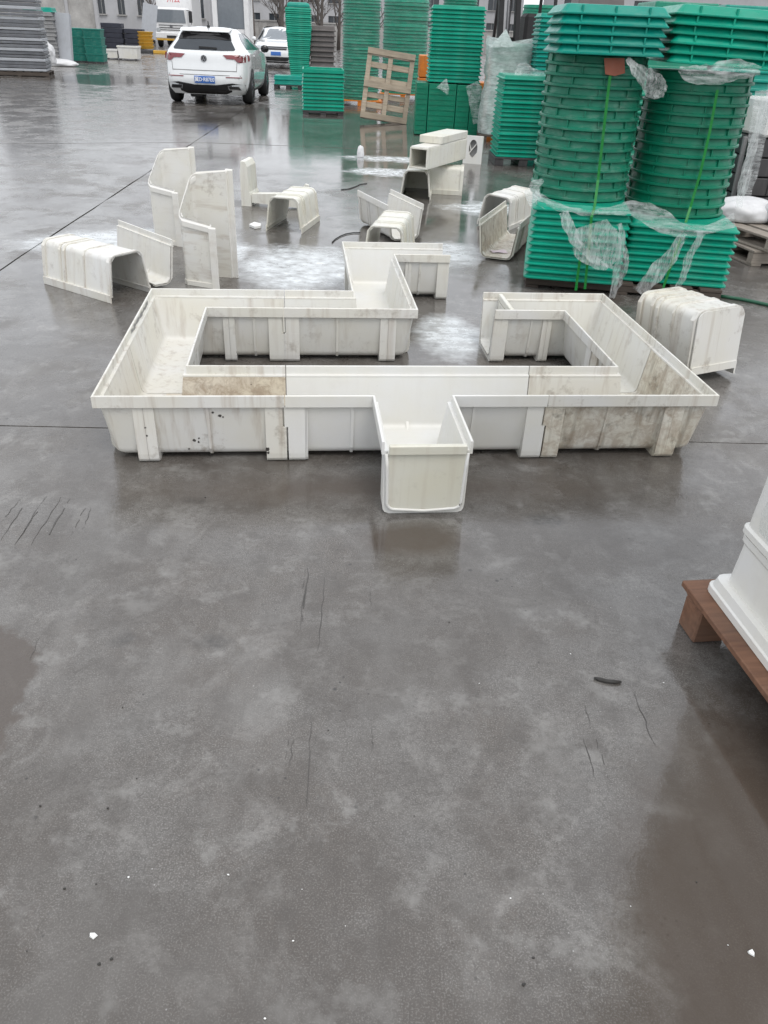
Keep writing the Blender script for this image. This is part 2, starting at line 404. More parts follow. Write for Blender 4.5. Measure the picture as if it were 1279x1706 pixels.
# ------------------------------------------------------------------ wet concrete yard
def wet_concrete():
    t = NT('wet_concrete'); p = t.pos()
    flat = t.mapping(p, (1, 1, 0))
    wn_c = t.noise(flat, 0.8, 3, 0.6); wn_m = t.noise(flat, 3.6, 4, 0.65); wn_f = t.noise(flat, 25, 2, 0.65)
    def ell(c, r, rz=0.0, soft=0.55, wob=0.35, ws=3.0):
        v = t.mapping(flat, (r[0], r[1], 1), (c[0], c[1], 0), (0, 0, rz), 'TEXTURE')
        ln = t.n('ShaderNodeVectorMath'); ln.operation = 'LENGTH'; t.l(v, ln.inputs[0])
        d = t.math('ADD', ln.outputs['Value'], t.math('MULTIPLY', t.math('SUBTRACT', wn_f if ws > 8 else (wn_m if ws > 1.5 else wn_c), 0.5), wob * 2))
        d = t.math('ADD', d, t.math('MULTIPLY', t.math('SUBTRACT', wn_f, 0.5), 0.22))
        return t.ramp(d, (1 - soft, 1.0), (1.0, 0.0)) if soft < 1 else t.ramp(d, (0.0, 1.0), (1.0, 0.0))
    def union(*ms):
        a = ms[0]
        for b in ms[1:]: a = t.math('MAXIMUM', a, b)
        return a
    broad = t.noise(flat, 0.55, 3, 0.6)
    mid = t.noise(flat, 2.6, 4, 0.62, 0.0); lowrel = t.noise(flat, 2.6, 1, 0.6)
    swirl = t.noise(flat, 3.4, 5, 0.64, 1.9)
    fine = t.noise(flat, 70, 2, 0.65)
    grain = t.noise(flat, 260, 1, 0.6)
    brown, grey = (0.084, 0.071, 0.060), (0.126, 0.119, 0.112)
    c = t.mix(t.ramp(t.math('ADD', t.math('MULTIPLY', broad, 0.5), t.math('MULTIPLY', mid, 0.5)), (0.41, 0.0), (0.58, 1.0)), brown, grey)
    light = t.ramp(swirl, (0.53, 0.0), (0.66, 1.0))
    c = t.mix(t.math('MULTIPLY', light, 0.62), c, (0.215, 0.205, 0.192))
    c = t.mix(t.math('MULTIPLY', t.ramp(fine, (0.35, 1.0), (0.6, 0.0)), 0.42), c, (0.045, 0.040, 0.034))
    c = t.mix(t.math('MULTIPLY', t.ramp(grain, (0.50, 0.0), (0.70, 1.0)), 0.62), c, (0.24, 0.23, 0.215))
    blotch = t.ramp(t.noise(flat, 9, 4, 0.7), (0.50, 0.0), (0.66, 1.0))
    c = t.mix(t.math('MULTIPLY', blotch, 0.55), c, (0.062, 0.054, 0.047))
    blotch2 = t.ramp(t.noise(t.mapping(flat, (1, 1, 1), (7, 3, 0)), 6, 4, 0.7), (0.56, 0.0), (0.70, 1.0))
    c = t.mix(t.math('MULTIPLY', blotch2, 0.70), c, (0.225, 0.218, 0.205))
    stre = t.ramp(t.noise(t.mapping(flat, (3.6, 1.7, 1), (0, 0, 0), (0, 0, 0.5)), 1.0, 3, 0.62), (0.50, 0.0), (0.70, 1.0))
    c = t.mix(t.math('MULTIPLY', stre, 0.38), c, (0.21, 0.203, 0.192))
    stre2 = t.ramp(t.noise(t.mapping(flat, (3.2, 1.5, 1), (3, 8, 0), (0, 0, -0.6)), 1.0, 3, 0.62), (0.54, 0.0), (0.72, 1.0))
    c = t.mix(t.math('MULTIPLY', stre2, 0.5), c, (0.058, 0.050, 0.043))
    mudn = t.ramp(t.noise(t.mapping(flat, (1, 2.2, 1)), 2.4, 4, 0.72), (0.46, 0.0), (0.62, 1.0))
    c = t.mix(t.math('MULTIPLY', t.math('MULTIPLY', mudn, ell((-9, 19), (6.0, 8.0), 0, 0.6, 0.3, 1)), 0.7), c, (0.05, 0.043, 0.037))
    vor = t.voro(flat, 55); fl = t.ramp(vor, (0.06, 1.0), (0.12, 0.0))
    fg = t.ramp(wn_m, (0.54, 0.0), (0.64, 1.0))
    c = t.mix(t.math('MULTIPLY', t.math('MULTIPLY', fl, fg), 0.7), c, (0.42, 0.41, 0.40))
    dampn = t.noise(t.mapping(flat, (1, 1, 1), (11, 5, 0)), 1.3, 5, 0.66)
    damp = t.ramp(dampn, (0.48, 0.0), (0.55, 1.0))
    c = t.mix(t.math('MULTIPLY', damp, 0.40), c, (0.062, 0.053, 0.045))
    tide = t.ramp(t.math('ABSOLUTE', t.math('SUBTRACT', dampn, 0.502)), (0.0, 1.0), (0.010, 0.0))
    c = t.mix(t.math('MULTIPLY', tide, 0.09), c, (0.24, 0.235, 0.225))
    # pitted spots
    pits = t.math('MAXIMUM', t.ramp(t.voro(flat, 11), (0.05, 1.0), (0.10, 0.0)), t.ramp(t.voro(flat, 34), (0.07, 1.0), (0.15, 0.0)))
    pg = t.ramp(wn_m, (0.38, 1.0), (0.45, 0.0))
    c = t.mix(t.math('MULTIPLY', t.math('MULTIPLY', pits, pg), 0.85), c, (0.028, 0.026, 0.024))
    spots = union(ell((-0.745, 1.73), (0.05, 0.045), 0, 0.8, 0.5, 30), ell((-0.485, 1.735), (0.065, 0.05), 0.3, 0.8, 0.5, 30),
                  ell((-0.72, 2.53), (0.07, 0.03), 0, 0.6, 0.5, 20), ell((0.60, 2.50), (0.10, 0.06), 0, 0.6, 0.5, 20))
    c = t.mix(t.math('MULTIPLY', t.math('MULTIPLY', spots, t.ramp(fine, (0.3, 0.2), (0.6, 1.0))), 0.75), c, (0.04, 0.037, 0.034))
    # brown painted in where the wet floor mirrors no open sky
    no_sky_brown = union(ell((-1.19, 1.42), (0.28, 0.42), 0.1, 0.08, 0.42, 4), ell((-0.05, 2.68), (1.15, 0.16), 0.1, 0.8, 0.4, 3), ell((1.0, 0.95), (0.52, 0.85), -0.35, 0.35, 0.3, 4), ell((0.12, 2.33), (0.22, 0.13), 0.1, 0.5, 0.4, 5))
    c = t.mix(t.math('MULTIPLY', no_sky_brown, 0.85), c, (0.068, 0.053, 0.042))
    # white dried slurry
    pw = union(ell((-0.72, 5.95), (0.52, 0.80), 0.1, 0.75, 0.45, 4), ell((-2.35, 6.55), (0.85, 0.42), 0.5, 0.8, 0.5, 3), ell((-0.20, 10.7), (0.55, 0.42), 0, 0.8, 0.6, 3),
               ell((-0.1, 11.9), (0.9, 0.35), 0, 0.8, 0.6, 2), ell((0.95, 8.6), (0.55, 0.45), 0, 0.8, 0.6, 3), ell((0.42, 6.6), (0.35, 0.5), 0, 0.9, 0.6, 3), ell((0.33, 4.55), (0.25, 0.45), 0, 0.9, 0.6, 5),
               ell((-1.35, 6.3), (0.25, 0.5), 0, 0.8, 0.5, 4))
    pn = t.ramp(t.noise(t.mapping(flat, (1, 1.3, 1)), 9, 4, 0.7), (0.26, 0.0), (0.66, 1.0))
    pwf = t.math('MULTIPLY', t.ramp(pw, (0.03, 0.0), (0.6, 1.0)), t.math('ADD', t.math('MULTIPLY', pn, 0.88), 0.12), True)
    c = t.mix(pwf, c, (0.70, 0.735, 0.75))
    # tyre-worn paler far lane
    # wetness: standing water and damp film
    wet = t.ramp(t.math('ADD', t.math('MULTIPLY', mid, 0.7), t.math('MULTIPLY', broad, 0.3)), (0.45, 0.0), (0.55, 1.0))
    pool = union(ell((-1.2, 14.5), (3.6, 6.0), 0.05, 0.4, 0.35, 0.6), ell((-8.6, 25.5), (2.0, 2.6), 0.4, 0.3, 0.4, 0.8), ell((1.3, 8.3), (2.4, 2.6), 0, 0.5, 0.4, 1.2),
                 ell((0.92, 1.15), (0.62, 0.80), -0.3, 0.5, 0.3, 3), ell((0.25, 2.35), (1.3, 0.35), 0.1, 0.8, 0.5, 3), ell((0.2, 5.0), (0.8, 1.3), 0, 0.5, 0.4, 2))
    rough = t.mix(wet, (0.33, 0.33, 0.33), (0.10, 0.10, 0.10))
    rough = t.mix(t.math('MULTIPLY', t.ramp(fine, (0.35, 0.0), (0.7, 1.0)), 0.35), rough, (0.36, 0.36, 0.36))
    rough = t.mix(t.math('MULTIPLY', damp, 0.55), rough, (0.07, 0.07, 0.07))
    rough = t.mix(t.math('MULTIPLY', pool, 0.9), rough, (0.06, 0.06, 0.06))
    rough = t.mix(t.math('MULTIPLY', pwf, 0.7), rough, (0.5, 0.5, 0.5))
    t.set(Base_Color=c, Roughness=rough, IOR=1.62)
    hgt = t.math('ADD', t.math('MULTIPLY', fine, 0.35), t.math('ADD', t.math('MULTIPLY', lowrel, 1.1), t.math('MULTIPLY', grain, 0.10)))
    b = t.n('ShaderNodeBump'); b.inputs['Distance'].default_value = 0.008
    t.l(hgt, b.inputs['Height'])
    t.l(t.math('SUBTRACT', 0.26, t.math('MULTIPLY', pool, 0.19), True), b.inputs['Strength'])
    t.l(b.outputs[0], t.b.inputs['Normal'])
    return t.m
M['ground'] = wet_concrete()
M['soil'] = simple('dark_joint_dirt', (0.035, 0.032, 0.029), 0.8, var=0.3, scale=4, hue=False)

gb = MB(); gb.add([(-400, -200, -0.035), (400, -200, -0.035), (400, 700, -0.035), (-400, 700, -0.035)], [(0, 1, 2, 3)])
ground = tag(gb.build('ground', M['soil']), kind='structure')

def long_a(y): return -2.55 - 0.042 * y
def tr1(x): return 3.165 + 0.049 * x
def tr2(x): return 12.75 + (0.42 * max(x + 3, -5) if x < -3 else 0.05 * (x + 3))
RW = random.Random(3)
def wob(a): return RW.uniform(-a, a)
def slab(xl, xr, yb, yt):
    """slab between two long lines (functions of y) and two cross lines (functions of x); ragged sawn joints"""
    gx = 0.0075; gb = 0.0045 if yb is tr1 else 0.016; gt = 0.0045 if yt is tr1 else 0.016
    def solve(xf, yf):
        x, y = 0.0, 0.0
        for _ in range(30): y = yf(x); x = xf(y)
        return x, y
    c = [solve(xl, yb), solve(xr, yb), solve(xr, yt), solve(xl, yt)]
    pts = []
    def along(a, b, fn, n, inward, g):
        for i in range(n):
            k = i / n; x = a[0] + (b[0] - a[0]) * k; y = a[1] + (b[1] - a[1]) * k
            x, y = fn(x, y)
            w = wob(g * 0.75) if 0 < i else 0
            pts.append((x + inward[0] * (g + w), y + inward[1] * (g + w)))
    nx = max(4, int(abs(c[1][0] - c[0][0]) / 0.35)); ny = max(4, int(abs(c[2][1] - c[1][1]) / 0.35))
    nx, ny = min(nx, 60), min(ny, 60)
    along(c[0], c[1], lambda x, y: (x, yb(x)), nx, (0, 1), gb)
    along(c[1], c[2], lambda x, y: (xr(y), y), ny, (-1, 0), gx)
    along(c[2], c[3], lambda x, y: (x, yt(x)), nx, (0, -1), gt)
    along(c[3], c[0], lambda x, y: (xl(y), y), ny, (1, 0), gx)
    m = MB(); n = len(pts)
    m.add([(x, y, 0) for x, y in pts] + [(x, y, -0.06) for x, y in pts], [tuple(range(n))] + [(i + n, (i + 1) % n + n, (i + 1) % n, i) for i in range(n)])
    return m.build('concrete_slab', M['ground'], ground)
xs = [lambda y: -40.0, lambda y: -9.4 - 0.042 * y, long_a, lambda y: 4.6 - 0.042 * y, lambda y: 40.0]
ys = [lambda x: -10.0, tr1, tr2, lambda x: 24.5, lambda x: 38.0, lambda x: 55.0, lambda x: 120.0]
slabs = {}
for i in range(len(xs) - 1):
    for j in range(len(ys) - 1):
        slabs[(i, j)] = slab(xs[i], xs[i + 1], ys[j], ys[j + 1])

# scrapes left by dragged pallets: shallow dark grooves
def gpt(u, v, z=0.0):
    a, b = u - 639.5, v - 853.0
    x = a * _cr + b * _sr; y = -a * _sr + b * _cr
    r = _fw * F_PX + _rt0 * x - _up0 * y
    k = (z - CAM_H) / r.z
    return r * k + Vector((0, 0, CAM_H))
def scrape(a, b, w):
    p, q = gpt(*a), gpt(*b); n = 9; d = (q - p); nn = Vector((-d.y, d.x, 0)).normalized()
    vs, fs = [], []
    for i in range(n + 1):
        k = i / n; c = p + d * k + nn * RW.uniform(-0.0035, 0.0035); ww = w * (0.25 + 0.75 * math.sin(PI * min(0.97, max(0.03, k)))) * RW.uniform(0.5, 1.2)
        vs += [(c.x - nn.x * ww, c.y - nn.y * ww, 0.0012), (c.x + nn.x * ww, c.y + nn.y * ww, 0.0012)]
    for i in range(n):
        if RW.random() < 0.14: continue
        fs.append((2 * i, 2 * i + 1, 2 * i + 3, 2 * i + 2))
    m = MB(); m.add(vs, fs); m.build('scrape_mark', M['mark'], slabs[(2, 0)])
for a, b, w in [((33, 832), (2, 870), .0012), ((47, 832), (0, 900), .0016), ((78, 827), (25, 908), .0022), ((74, 829), (30, 902), .001), ((102, 828), (52, 908), .0013), ((117, 830), (70, 910), .0026),
                ((148, 835), (118, 892), .001), ((152, 845), (138, 882), .0012), ((513, 946), (504, 1035), .0022), ((509, 948), (500, 1050), .001), ((541, 960), (530, 1085), .0012),
                ((518, 1190), (510, 1345), .0012), ((483, 1225), (476, 1265), .0008), ((488, 1222), (482, 1290), .0008), ((972, 1172), (985, 1215), .0009), ((970, 1230), (992, 1300), .0012),
                ((993, 1230), (1016, 1312), .001), ((1057, 1155), (1090, 1242), .001), ((615, 980), (618, 1010), .0006), ((66, 1062), (50, 1100), .0007), ((620, 1210), (621, 1255), .0006)]:
    scrape(a, b, w)

# ------------------------------------------------------------------ moulded channel modules
HH = 0.30          # height
RO = 0.166         # rim half width
def arc(cx, cz, r, a0, a1, n):
    return [(cx + r * math.cos(a0 + (a1 - a0) * i / n), cz + r * math.sin(a0 + (a1 - a0) * i / n)) for i in range(n + 1)]
_w0, _w1 = 0.124, 0.1505
SHELL = [(0, 0.018)] + arc(0.084, 0.058, 0.040, -PI / 2, -0.10, 5) + [(_w1, 0.258), (_w1 - 0.0075, 0.258)] + arc(0.084, 0.058, 0.0325, -0.10, -PI / 2, 5) + [(0, 0.0255)]
RIM = [(0.158, 0.300), (0.1642, 0.300), (0.166, 0.298), (0.166, 0.251), (0.1648, 0.2495), (0.147, 0.2500), (0.1415, 0.2560), (0.1415, 0.2620), (0.1430, 0.2640), (0.1556, 0.2645), (0.1566, 0.2985)]
def rib_profile(proud, z0, z1):
    """closed outline of an upright rib between heights z0 and z1 (z0 <= 0.001 means it also runs under as a foot)"""
    o = proud
    def mid(z): return 0.122 + (0.146 - 0.122) * max(0, min(1, (z - 0.056) / 0.2))
    if z0 < 0.01:
        return [(0.0, z0), (o - 0.026, z0), (o - 0.010, z0 + 0.006), (o - 0.003, z0 + 0.018), (o - 0.0008, z0 + 0.04), (o, z1), (mid(z1), z1), (0.122, 0.060), (0.110, 0.034), (0.084, 0.022), (0.0, 0.0222)]
    return [(o, z0), (o, z1), (mid(z1), z1), (mid(z0), z0)]
def thin_profile(p):
    return [(0.0, 0.012), (0.086, 0.012), (0.112, 0.021), (0.127 + p, 0.052), (_w1 + p, 0.2505), (_w1 - 0.004, 0.2505), (0.122, 0.060), (0.084, 0.022), (0.0, 0.022)]

def sweep(mb, path, side, prof, closed=True, rnd=0.0, slant=0.0, slant0=0.0, smooth=False, caps=True):
    """sweep a half profile (offset, z) along a 2D path; side +1 = left of travel"""
    P = [Vector((p[0], p[1])) for p in path]
    n = len(P); N = []
    for i in range(n - 1):
        d = (P[i + 1] - P[i]).normalized(); N.append((Vector((-d.y, d.x)) * side, d))
    rings = []
    for i in range(n):
        if i == 0: rings.append([P[0] + N[0][0] * o + N[0][1] * (slant0 * o * side) for o, z in prof])
        elif i == n - 1: rings.append([P[-1] + N[-1][0] * o + N[-1][1] * (slant * o * side) for o, z in prof])
        else:
            n1, n2 = N[i - 1][0], N[i][0]; mt = (n1 + n2) / (1 + n1.dot(n2))
            convex = (P[i + 1] - P[i]).dot(n1) < 0
            if rnd > 0 and convex:
                a1 = math.atan2(n1.y, n1.x); a2 = math.atan2(n2.y, n2.x)
                dlt = (a2 - a1 + PI) % (2 * PI) - PI
                for k in range(6):
                    th = a1 + dlt * k / 5; r = []
                    for o, z in prof:
                        rr = min(rnd, o); r.append(P[i] + mt * (o - rr) + Vector((math.cos(th), math.sin(th))) * rr)
                    rings.append(r)
            else: rings.append([P[i] + mt * o for o, z in prof])
    m = len(prof); vs = [(q.x, q.y, prof[j][1]) for r in rings for j, q in enumerate(r)]; fs = []
    for i in range(len(rings) - 1):
        for j in range(m if closed else m - 1):
            a = i * m + j; b = i * m + (j + 1) % m
            fs.append((a, b, b + m, a + m))
    if caps and closed is not None:
        fs.append(tuple(range(m))); fs.append(tuple((len(rings) - 1) * m + j for j in range(m)))
    mb.add(vs, fs, False)
    return mb

def sub(path, s0, s1, seg=0):
    a, b = Vector(path[seg]), Vector(path[seg + 1]); d = (b - a).normalized()
    return [tuple(a + d * s0), tuple(a + d * s1)]

def shade_rounded(o):
    """smooth shading with hard edges kept"""
    me = o.data
    try:
        bm = bmesh.new(); bm.from_mesh(me)
        for f in bm.faces: f.smooth = True
        for e in bm.edges:
            if len(e.link_faces) == 2 and e.calc_face_angle(0) > math.radians(36): e.smooth = False
        bm.to_mesh(me); bm.free()
    except Exception: pass
    return o

def half_wall(root, path, side, mat, mrib=None, mrim=None, ribs=(), thin=(), ends=(1, 1), tabs=(0, 0), rnd=0.034, slant=0.0, slant0=0.0, rim=None, mwall=None, soft=False):
    """one wall of a channel with half the floor. ribs: (segment, s0, s1); thin: (segment, s); ends: end ribs; tabs: interlock offset at start / end"""
    mrib = mrib or mat; mrim = mrim or mat
    shell = MB()
    sweep(shell, path, side, SHELL, False, rnd, slant, slant0)
    end_faces(shell, path, (side,), slant, slant0)
    shade_rounded(shell.build('wall', mwall or mat, root))
    if soft:
        Lt = (Vector(path[1]) - Vector(path[0])).length
        for seg, s0, s1 in ribs:
            for sc in (s0 + 0.012, s1 - 0.012):
                r = MB(); sweep(r, sub(path, sc - 0.010, sc + 0.010, seg), side, thin_profile(0.0065)); r.build('rib', mrib, root)
        for seg, s in thin:
            r = MB(); sweep(r, sub(path, s - 0.006, s + 0.006, seg), side, thin_profile(0.004)); r.build('thin_rib', mrib, root)
        nseg = len(path) - 1; Ll = (Vector(path[-1]) - Vector(path[-2])).length
        r = MB(); sweep(r, sub(path, 0.0015, 0.032, 0), side, thin_profile(0.0095)); r.build('end_flange', mrib, root)
        r = MB(); sweep(r, sub(path, Ll - 0.032, Ll - 0.0015, nseg - 1), side, thin_profile(0.0095), True, 0, slant, slant); r.build('end_flange', mrib, root)
        sweep(rim, path, side, RIM, True, 0.0, slant, slant0)
        return
    sweep(rim, path, side, RIM, True, 0.0, slant, slant0)
    for seg, s0, s1 in ribs:
        r = MB(); g = 0.0006
        sm_ = (s0 + s1) / 2
        sweep(r, sub(path, s0, sm_ - g, seg), side, rib_profile(0.1545, 0.0, 0.2505))
        sweep(r, sub(path, sm_ + g, s1, seg), side, rib_profile(0.1541, 0.0004, 0.2503))
        r.build('foot_rib', mrib, root)
    for seg, s in thin:
        r = MB(); sweep(r, sub(path, s - 0.006, s + 0.006, seg), side, thin_profile(0.004))
        r.build('thin_rib', mrib, root)
    nseg = len(path) - 1
    Ll = (Vector(path[-1]) - Vector(path[-2])).length
    L0 = (Vector(path[1]) - Vector(path[0])).length
    if ends[0]:
        r = MB(); tb = tabs[0]
        sweep(r, sub(path, 0.0015 - tb, 0.078, 0), side, rib_profile(0.1562, 0.0, 0.1598))
        sweep(r, sub(path, 0.0015 + tb, 0.078, 0), side, rib_profile(0.1562, 0.1600, 0.2505))
        r.build('end_rib', mrib, root)
    if ends[1]:
        r = MB(); tb = tabs[1]
        if slant == 0:
            sweep(r, sub(path, Ll - 0.078, Ll - 0.0015 + tb, nseg - 1), side, rib_profile(0.1562, 0.0, 0.1598))
            sweep(r, sub(path, Ll - 0.078, Ll - 0.0015 - tb, nseg - 1), side, rib_profile(0.1562, 0.1600, 0.2505))
        else:
            sweep(r, sub(path, Ll - 0.06, Ll - 0.0015, nseg - 1), side, rib_profile(0.1592, 0.0, 0.2505), True, 0, slant, slant)
        r.build('end_rib', mrib, root)

def end_faces(shell, path, sides, slant=0.0, slant0=0.0):
    """close the cut ends of the open swept shell halves with thin end caps"""
    for which in (0, -1):
        a = Vector(path[0 if which == 0 else -1]); b = Vector(path[1 if which == 0 else -2])
        d = (b - a).normalized() if which == 0 else (a - b).normalized()
        for side in sides:
            nrm = Vector((-d.y, d.x)) * side; sl = slant0 if which == 0 else slant
            m = len(SHELL) // 2
            pts = [a + nrm * o + d * (sl * o * side) for o, z in SHELL]
            vs = [(q.x, q.y, SHELL[j][1]) for j, q in enumerate(pts)]
            fs = []
            n = len(SHELL)
            for j in range(n // 2 - 1): fs.append((j, j + 1, n - 2 - j, n - 1 - j))
            shell.add(vs, fs)

def channel(name, label, cat, path, mat4, mat, group=None, walls=(1, -1), slant=0.0, slant0=0.0, ribs=None, mats=None, ends=(1, 1), tabs=((0, 0), (0, 0)), mshell=None, thin=None, seam=True, soft=False, mwalls=None):
    """U-shaped channel along a 2D path (one or two segments). walls: which sides stand"""
    root = thing(name, label, cat, mat4=mat4, group=group)
    rim = MB()
    for i, sd_ in enumerate(walls):
        rr = ribs[i] if ribs is not None else ()
        th = thin[i] if thin is not None else ()
        half_wall(root, path, sd_, mat, ribs=rr, thin=th, ends=ends, tabs=tabs[i], slant=slant, slant0=slant0, rim=rim, mrib=(mats or {}).get('rib'), soft=soft, mwall=(mwalls[i] if mwalls else mshell))
    rim.build('rim', (mats or {}).get('rim') or mat, root)
    return root

YAW = 0.1165
def asm(a, b, z=0.0):
    return Matrix.Rotation(YAW, 4, 'Z') @ Matrix.Translation((a, b, z))
def rel(pts, o): return [(p[0] - o[0], p[1] - o[1]) for p in pts]
GRP = 'joined channel modules in the middle of the yard'
def corner(label, pts, mat, outer, ribs_o, ribs_i, tabs_o, tabs_i, mats=None, mshell=None, thin_o=(), thin_i=(), mwalls=None):
    o = pts[1]
    return channel('channel_corner', label, 'channel', rel(pts, o), asm(o[0], o[1]), mat, GRP, walls=(outer, -outer), ribs=(ribs_o, ribs_i),
                   tabs=(tabs_o, tabs_i), mats=mats, mshell=mshell, thin=(thin_o, thin_i), mwalls=mwalls)
T = 0.007
XL, XR, XM = -0.657, 1.563, 0.438
YF, YB, YT = 3.052, 4.188, 5.357
# left front corner (its front wall faces the camera; inner wall smeared brown)
a_ = (XL, 3.553); b_ = (XL, YF); c_ = (-0.081, YF); LA, LB = a_[1] - b_[1], c_[0] - b_[0]
corner('dirty cream channel corner at the front left with black specks and muddy inner wall', [a_, b_, c_], M['cream2'], -1,
       [(0, LA - 0.06 - 0.085 + 0.08, LA - 0.06 + 0.08), (1, -0.02, 0.062)], [(0, 0.10, 0.16)], (0, T), (0, T), mwalls=(M['cream2'], M['muddy']), thin_o=[(1, 0.27)])
# left rear corner
a_ = (XL, 3.557); b_ = (XL, YB); c_ = (-0.104, YB); LA, LB = b_[1] - a_[1], c_[0] - b_[0]
corner('cream channel corner at the rear left of the joined ring, scraped rim', [a_, b_, c_], M['cream1'], 1,
       [(0, LA - 0.06, LA + 0.02)], [(1, 0.24, 0.30)], (T, 0), (T, T), thin_i=[(1, 0.40)], mshell=M['cream3'])
# rear middle corner, turns away from the camera
a_ = (-0.100, YB); b_ = (XM, YB); c_ = (XM, 4.773); LA = b_[0] - a_[0]
corner('cream channel corner at the rear middle with rust-brown streaks, branching away to the back', [a_, b_, c_], M['cream3'], -1,
       [(0, LA - 0.03, LA + 0.055), (1, 0.0, 0.075)], [(0, 0.1, 0.16)], (T, 0), (T, 0), thin_o=[(0, 0.28)], mshell=M['cream1'])
# top corner
a_ = (XM, 4.777); b_ = (XM, YT); c_ = (0.972, YT); LA = b_[1] - a_[1]
corner('cream channel corner farthest back in the joined line, its right end open', [a_, b_, c_], M['cream1'], 1,
       [(0, LA - 0.06, LA + 0.02)], [(1, 0.24, 0.28)], (0, 0), (0, 0), thin_i=[(1, 0.34)], mshell=M['clean'])
# right front corner
a_ = (0.999, YF); b_ = (XR, YF); c_ = (XR, 3.553); LA = b_[0] - a_[0]
corner('grimy cream channel corner at the front right, mould-stained front wall', [a_, b_, c_], M['dirty'], -1,
       [(0, LA - 0.05, LA + 0.035), (1, 0.0, 0.075)], [(1, 0.3, 0.36)], (-T, 0), (T, 0), thin_o=[(0, 0.27)], mwalls=(M['dirty'], M['cream2']), mats={'rim': M['cream2'], 'rib': M['dirty']})
# right rear corner
a_ = (XR, 3.557); b_ = (XR, YB); c_ = (1.021, YB); LA = b_[1] - a_[1]
rr_root = corner('cream channel corner at the rear right beside the strapped green stacks, open left end', [a_, b_, c_], M['cream2'], -1,
       [(0, LA - 0.06, LA + 0.02)], [(1, 0.22, 0.27)], (T, 0), (T, 0), thin_i=[(1, 0.33)], mshell=M['cream1'])
# black specks and a scraped rim on the left front corner
def wall_o(z): return 0.124 + (z - 0.054) / 0.204 * 0.0265 + 0.0008
lf = bpy.data.objects['channel_corner']; lr_ = bpy.data.objects['channel_corner.001']
for x, z, r in ((0.318, 0.205, 0.0075), (0.330, 0.20, 0.004), (0.292, 0.222, 0.005), (0.18, 0.028 + 0.02, 0.004), (0.205, 0.09, 0.007), (0.222, 0.082, 0.005), (0.225, 0.10, 0.004), (0.022, 0.16, 0.004), (0.024, 0.125, 0.004), (0.50, 0.06, 0.009), (0.505, 0.045, 0.006)):
    q = MB(); n_ = 8; o_ = (0.1566 if x > 0.49 else 0.1549) if (x > 0.49 or x < 0.06) else wall_o(z)
    q.add([(x + r * math.cos(2 * PI * k / n_) * RW.uniform(0.6, 1.3), -o_, z + r * math.sin(2 * PI * k / n_) * RW.uniform(0.6, 1.3)) for k in range(n_)], [tuple(range(n_))]); q.build('scuff_mark', M['mark'], lf)
q = MB()
for i in range(14):
    y0 = -0.50 + i * 0.034; z0, z1 = 0.267 + RW.uniform(0, 0.008), 0.294 - RW.uniform(0, 0.012)
    q.add([(-0.1548, y0, z0), (-0.1548, y0 + 0.0335, z0 + RW.uniform(-0.002, 0.003)), (-0.1548, y0 + 0.0335, z1), (-0.1548, y0, z1 - RW.uniform(0, 0.004))], [(0, 1, 2, 3)])
q.build('scraped_patch', M['grey'], lr_)
# T module with the stub towards the camera
root = thing('channel_tee', 'clean white T-shaped channel module at the front, short stub towards the camera', 'channel', mat4=asm(XM, YF), group=GRP)
rm = MB()
x0, x1, ye = -0.077 - XM, 0.995 - XM, 2.478 - YF
pth = [(x0, 0), (x1, 0)]
half_wall(root, pth, 1, M['clean'], ribs=[(0, 0.28, 0.36), (0, 0.71, 0.79)], thin=[(0, 0.535)], tabs=(T, T), rim=rm)
pth = [(x0, 0), (0, 0), (0, ye)]
half_wall(root, pth, -1, M['clean'], ribs=[(0, 0.079, 0.088)], thin=[(0, 0.27)], tabs=(-T, 0), rim=rm)
pth = [(x1, 0), (0, 0), (0, ye)]
half_wall(root, pth, 1, M['clean'], thin=[(0, 0.30)], tabs=(T, 0), rim=rm)
rm.build('rim', M['clean'], root)
# stopper plates
def stop_plate(label, mat4, mat, h=0.285, hw=0.146, zb=0.016):
    root = thing('stop_plate', label, 'plate', mat4=mat4)
    pr = [(0.0, zb)] + arc(hw - 0.038, zb + 0.038, 0.030, -PI / 2, -0.05, 5) + [(hw - 0.004, 0.20), (hw, h - 0.032)]
    poly = [(x, 0, z) for x, z in pr] + [(-x, 0, z) for x, z in pr[::-1][:-1]]
    m = MB(); m.prism(poly, (0, 0.008, 0)); m.build('panel', mat, root)
    m = MB()
    pts = [(o + 0.002, 0.001, z) for o, z in pr]; pts = [(-x, y, z) for x, y, z in pts[::-1][:-1]] + pts
    m.tube(pts, 0.0065, 6); m.build('edge_bead', M['clean'], root)
    m = MB(); m.box((0, -0.004, h - 0.012), (0.282, 0.022, 0.036), ch=0.003); m.build('top_bar', mat, root)
    return root
stop_plate('ivory stopper plate closing the stub of the white T-shaped channel', asm(XM, 2.468), M['plate'], 0.288)
stop_plate('thin cream stopper plate standing in the open end of the rear right channel', asm(1.112, YB) @ Matrix.Rotation(PI / 2, 4, 'Z'), M['loose2'], 0.293, 0.132, 0.034)

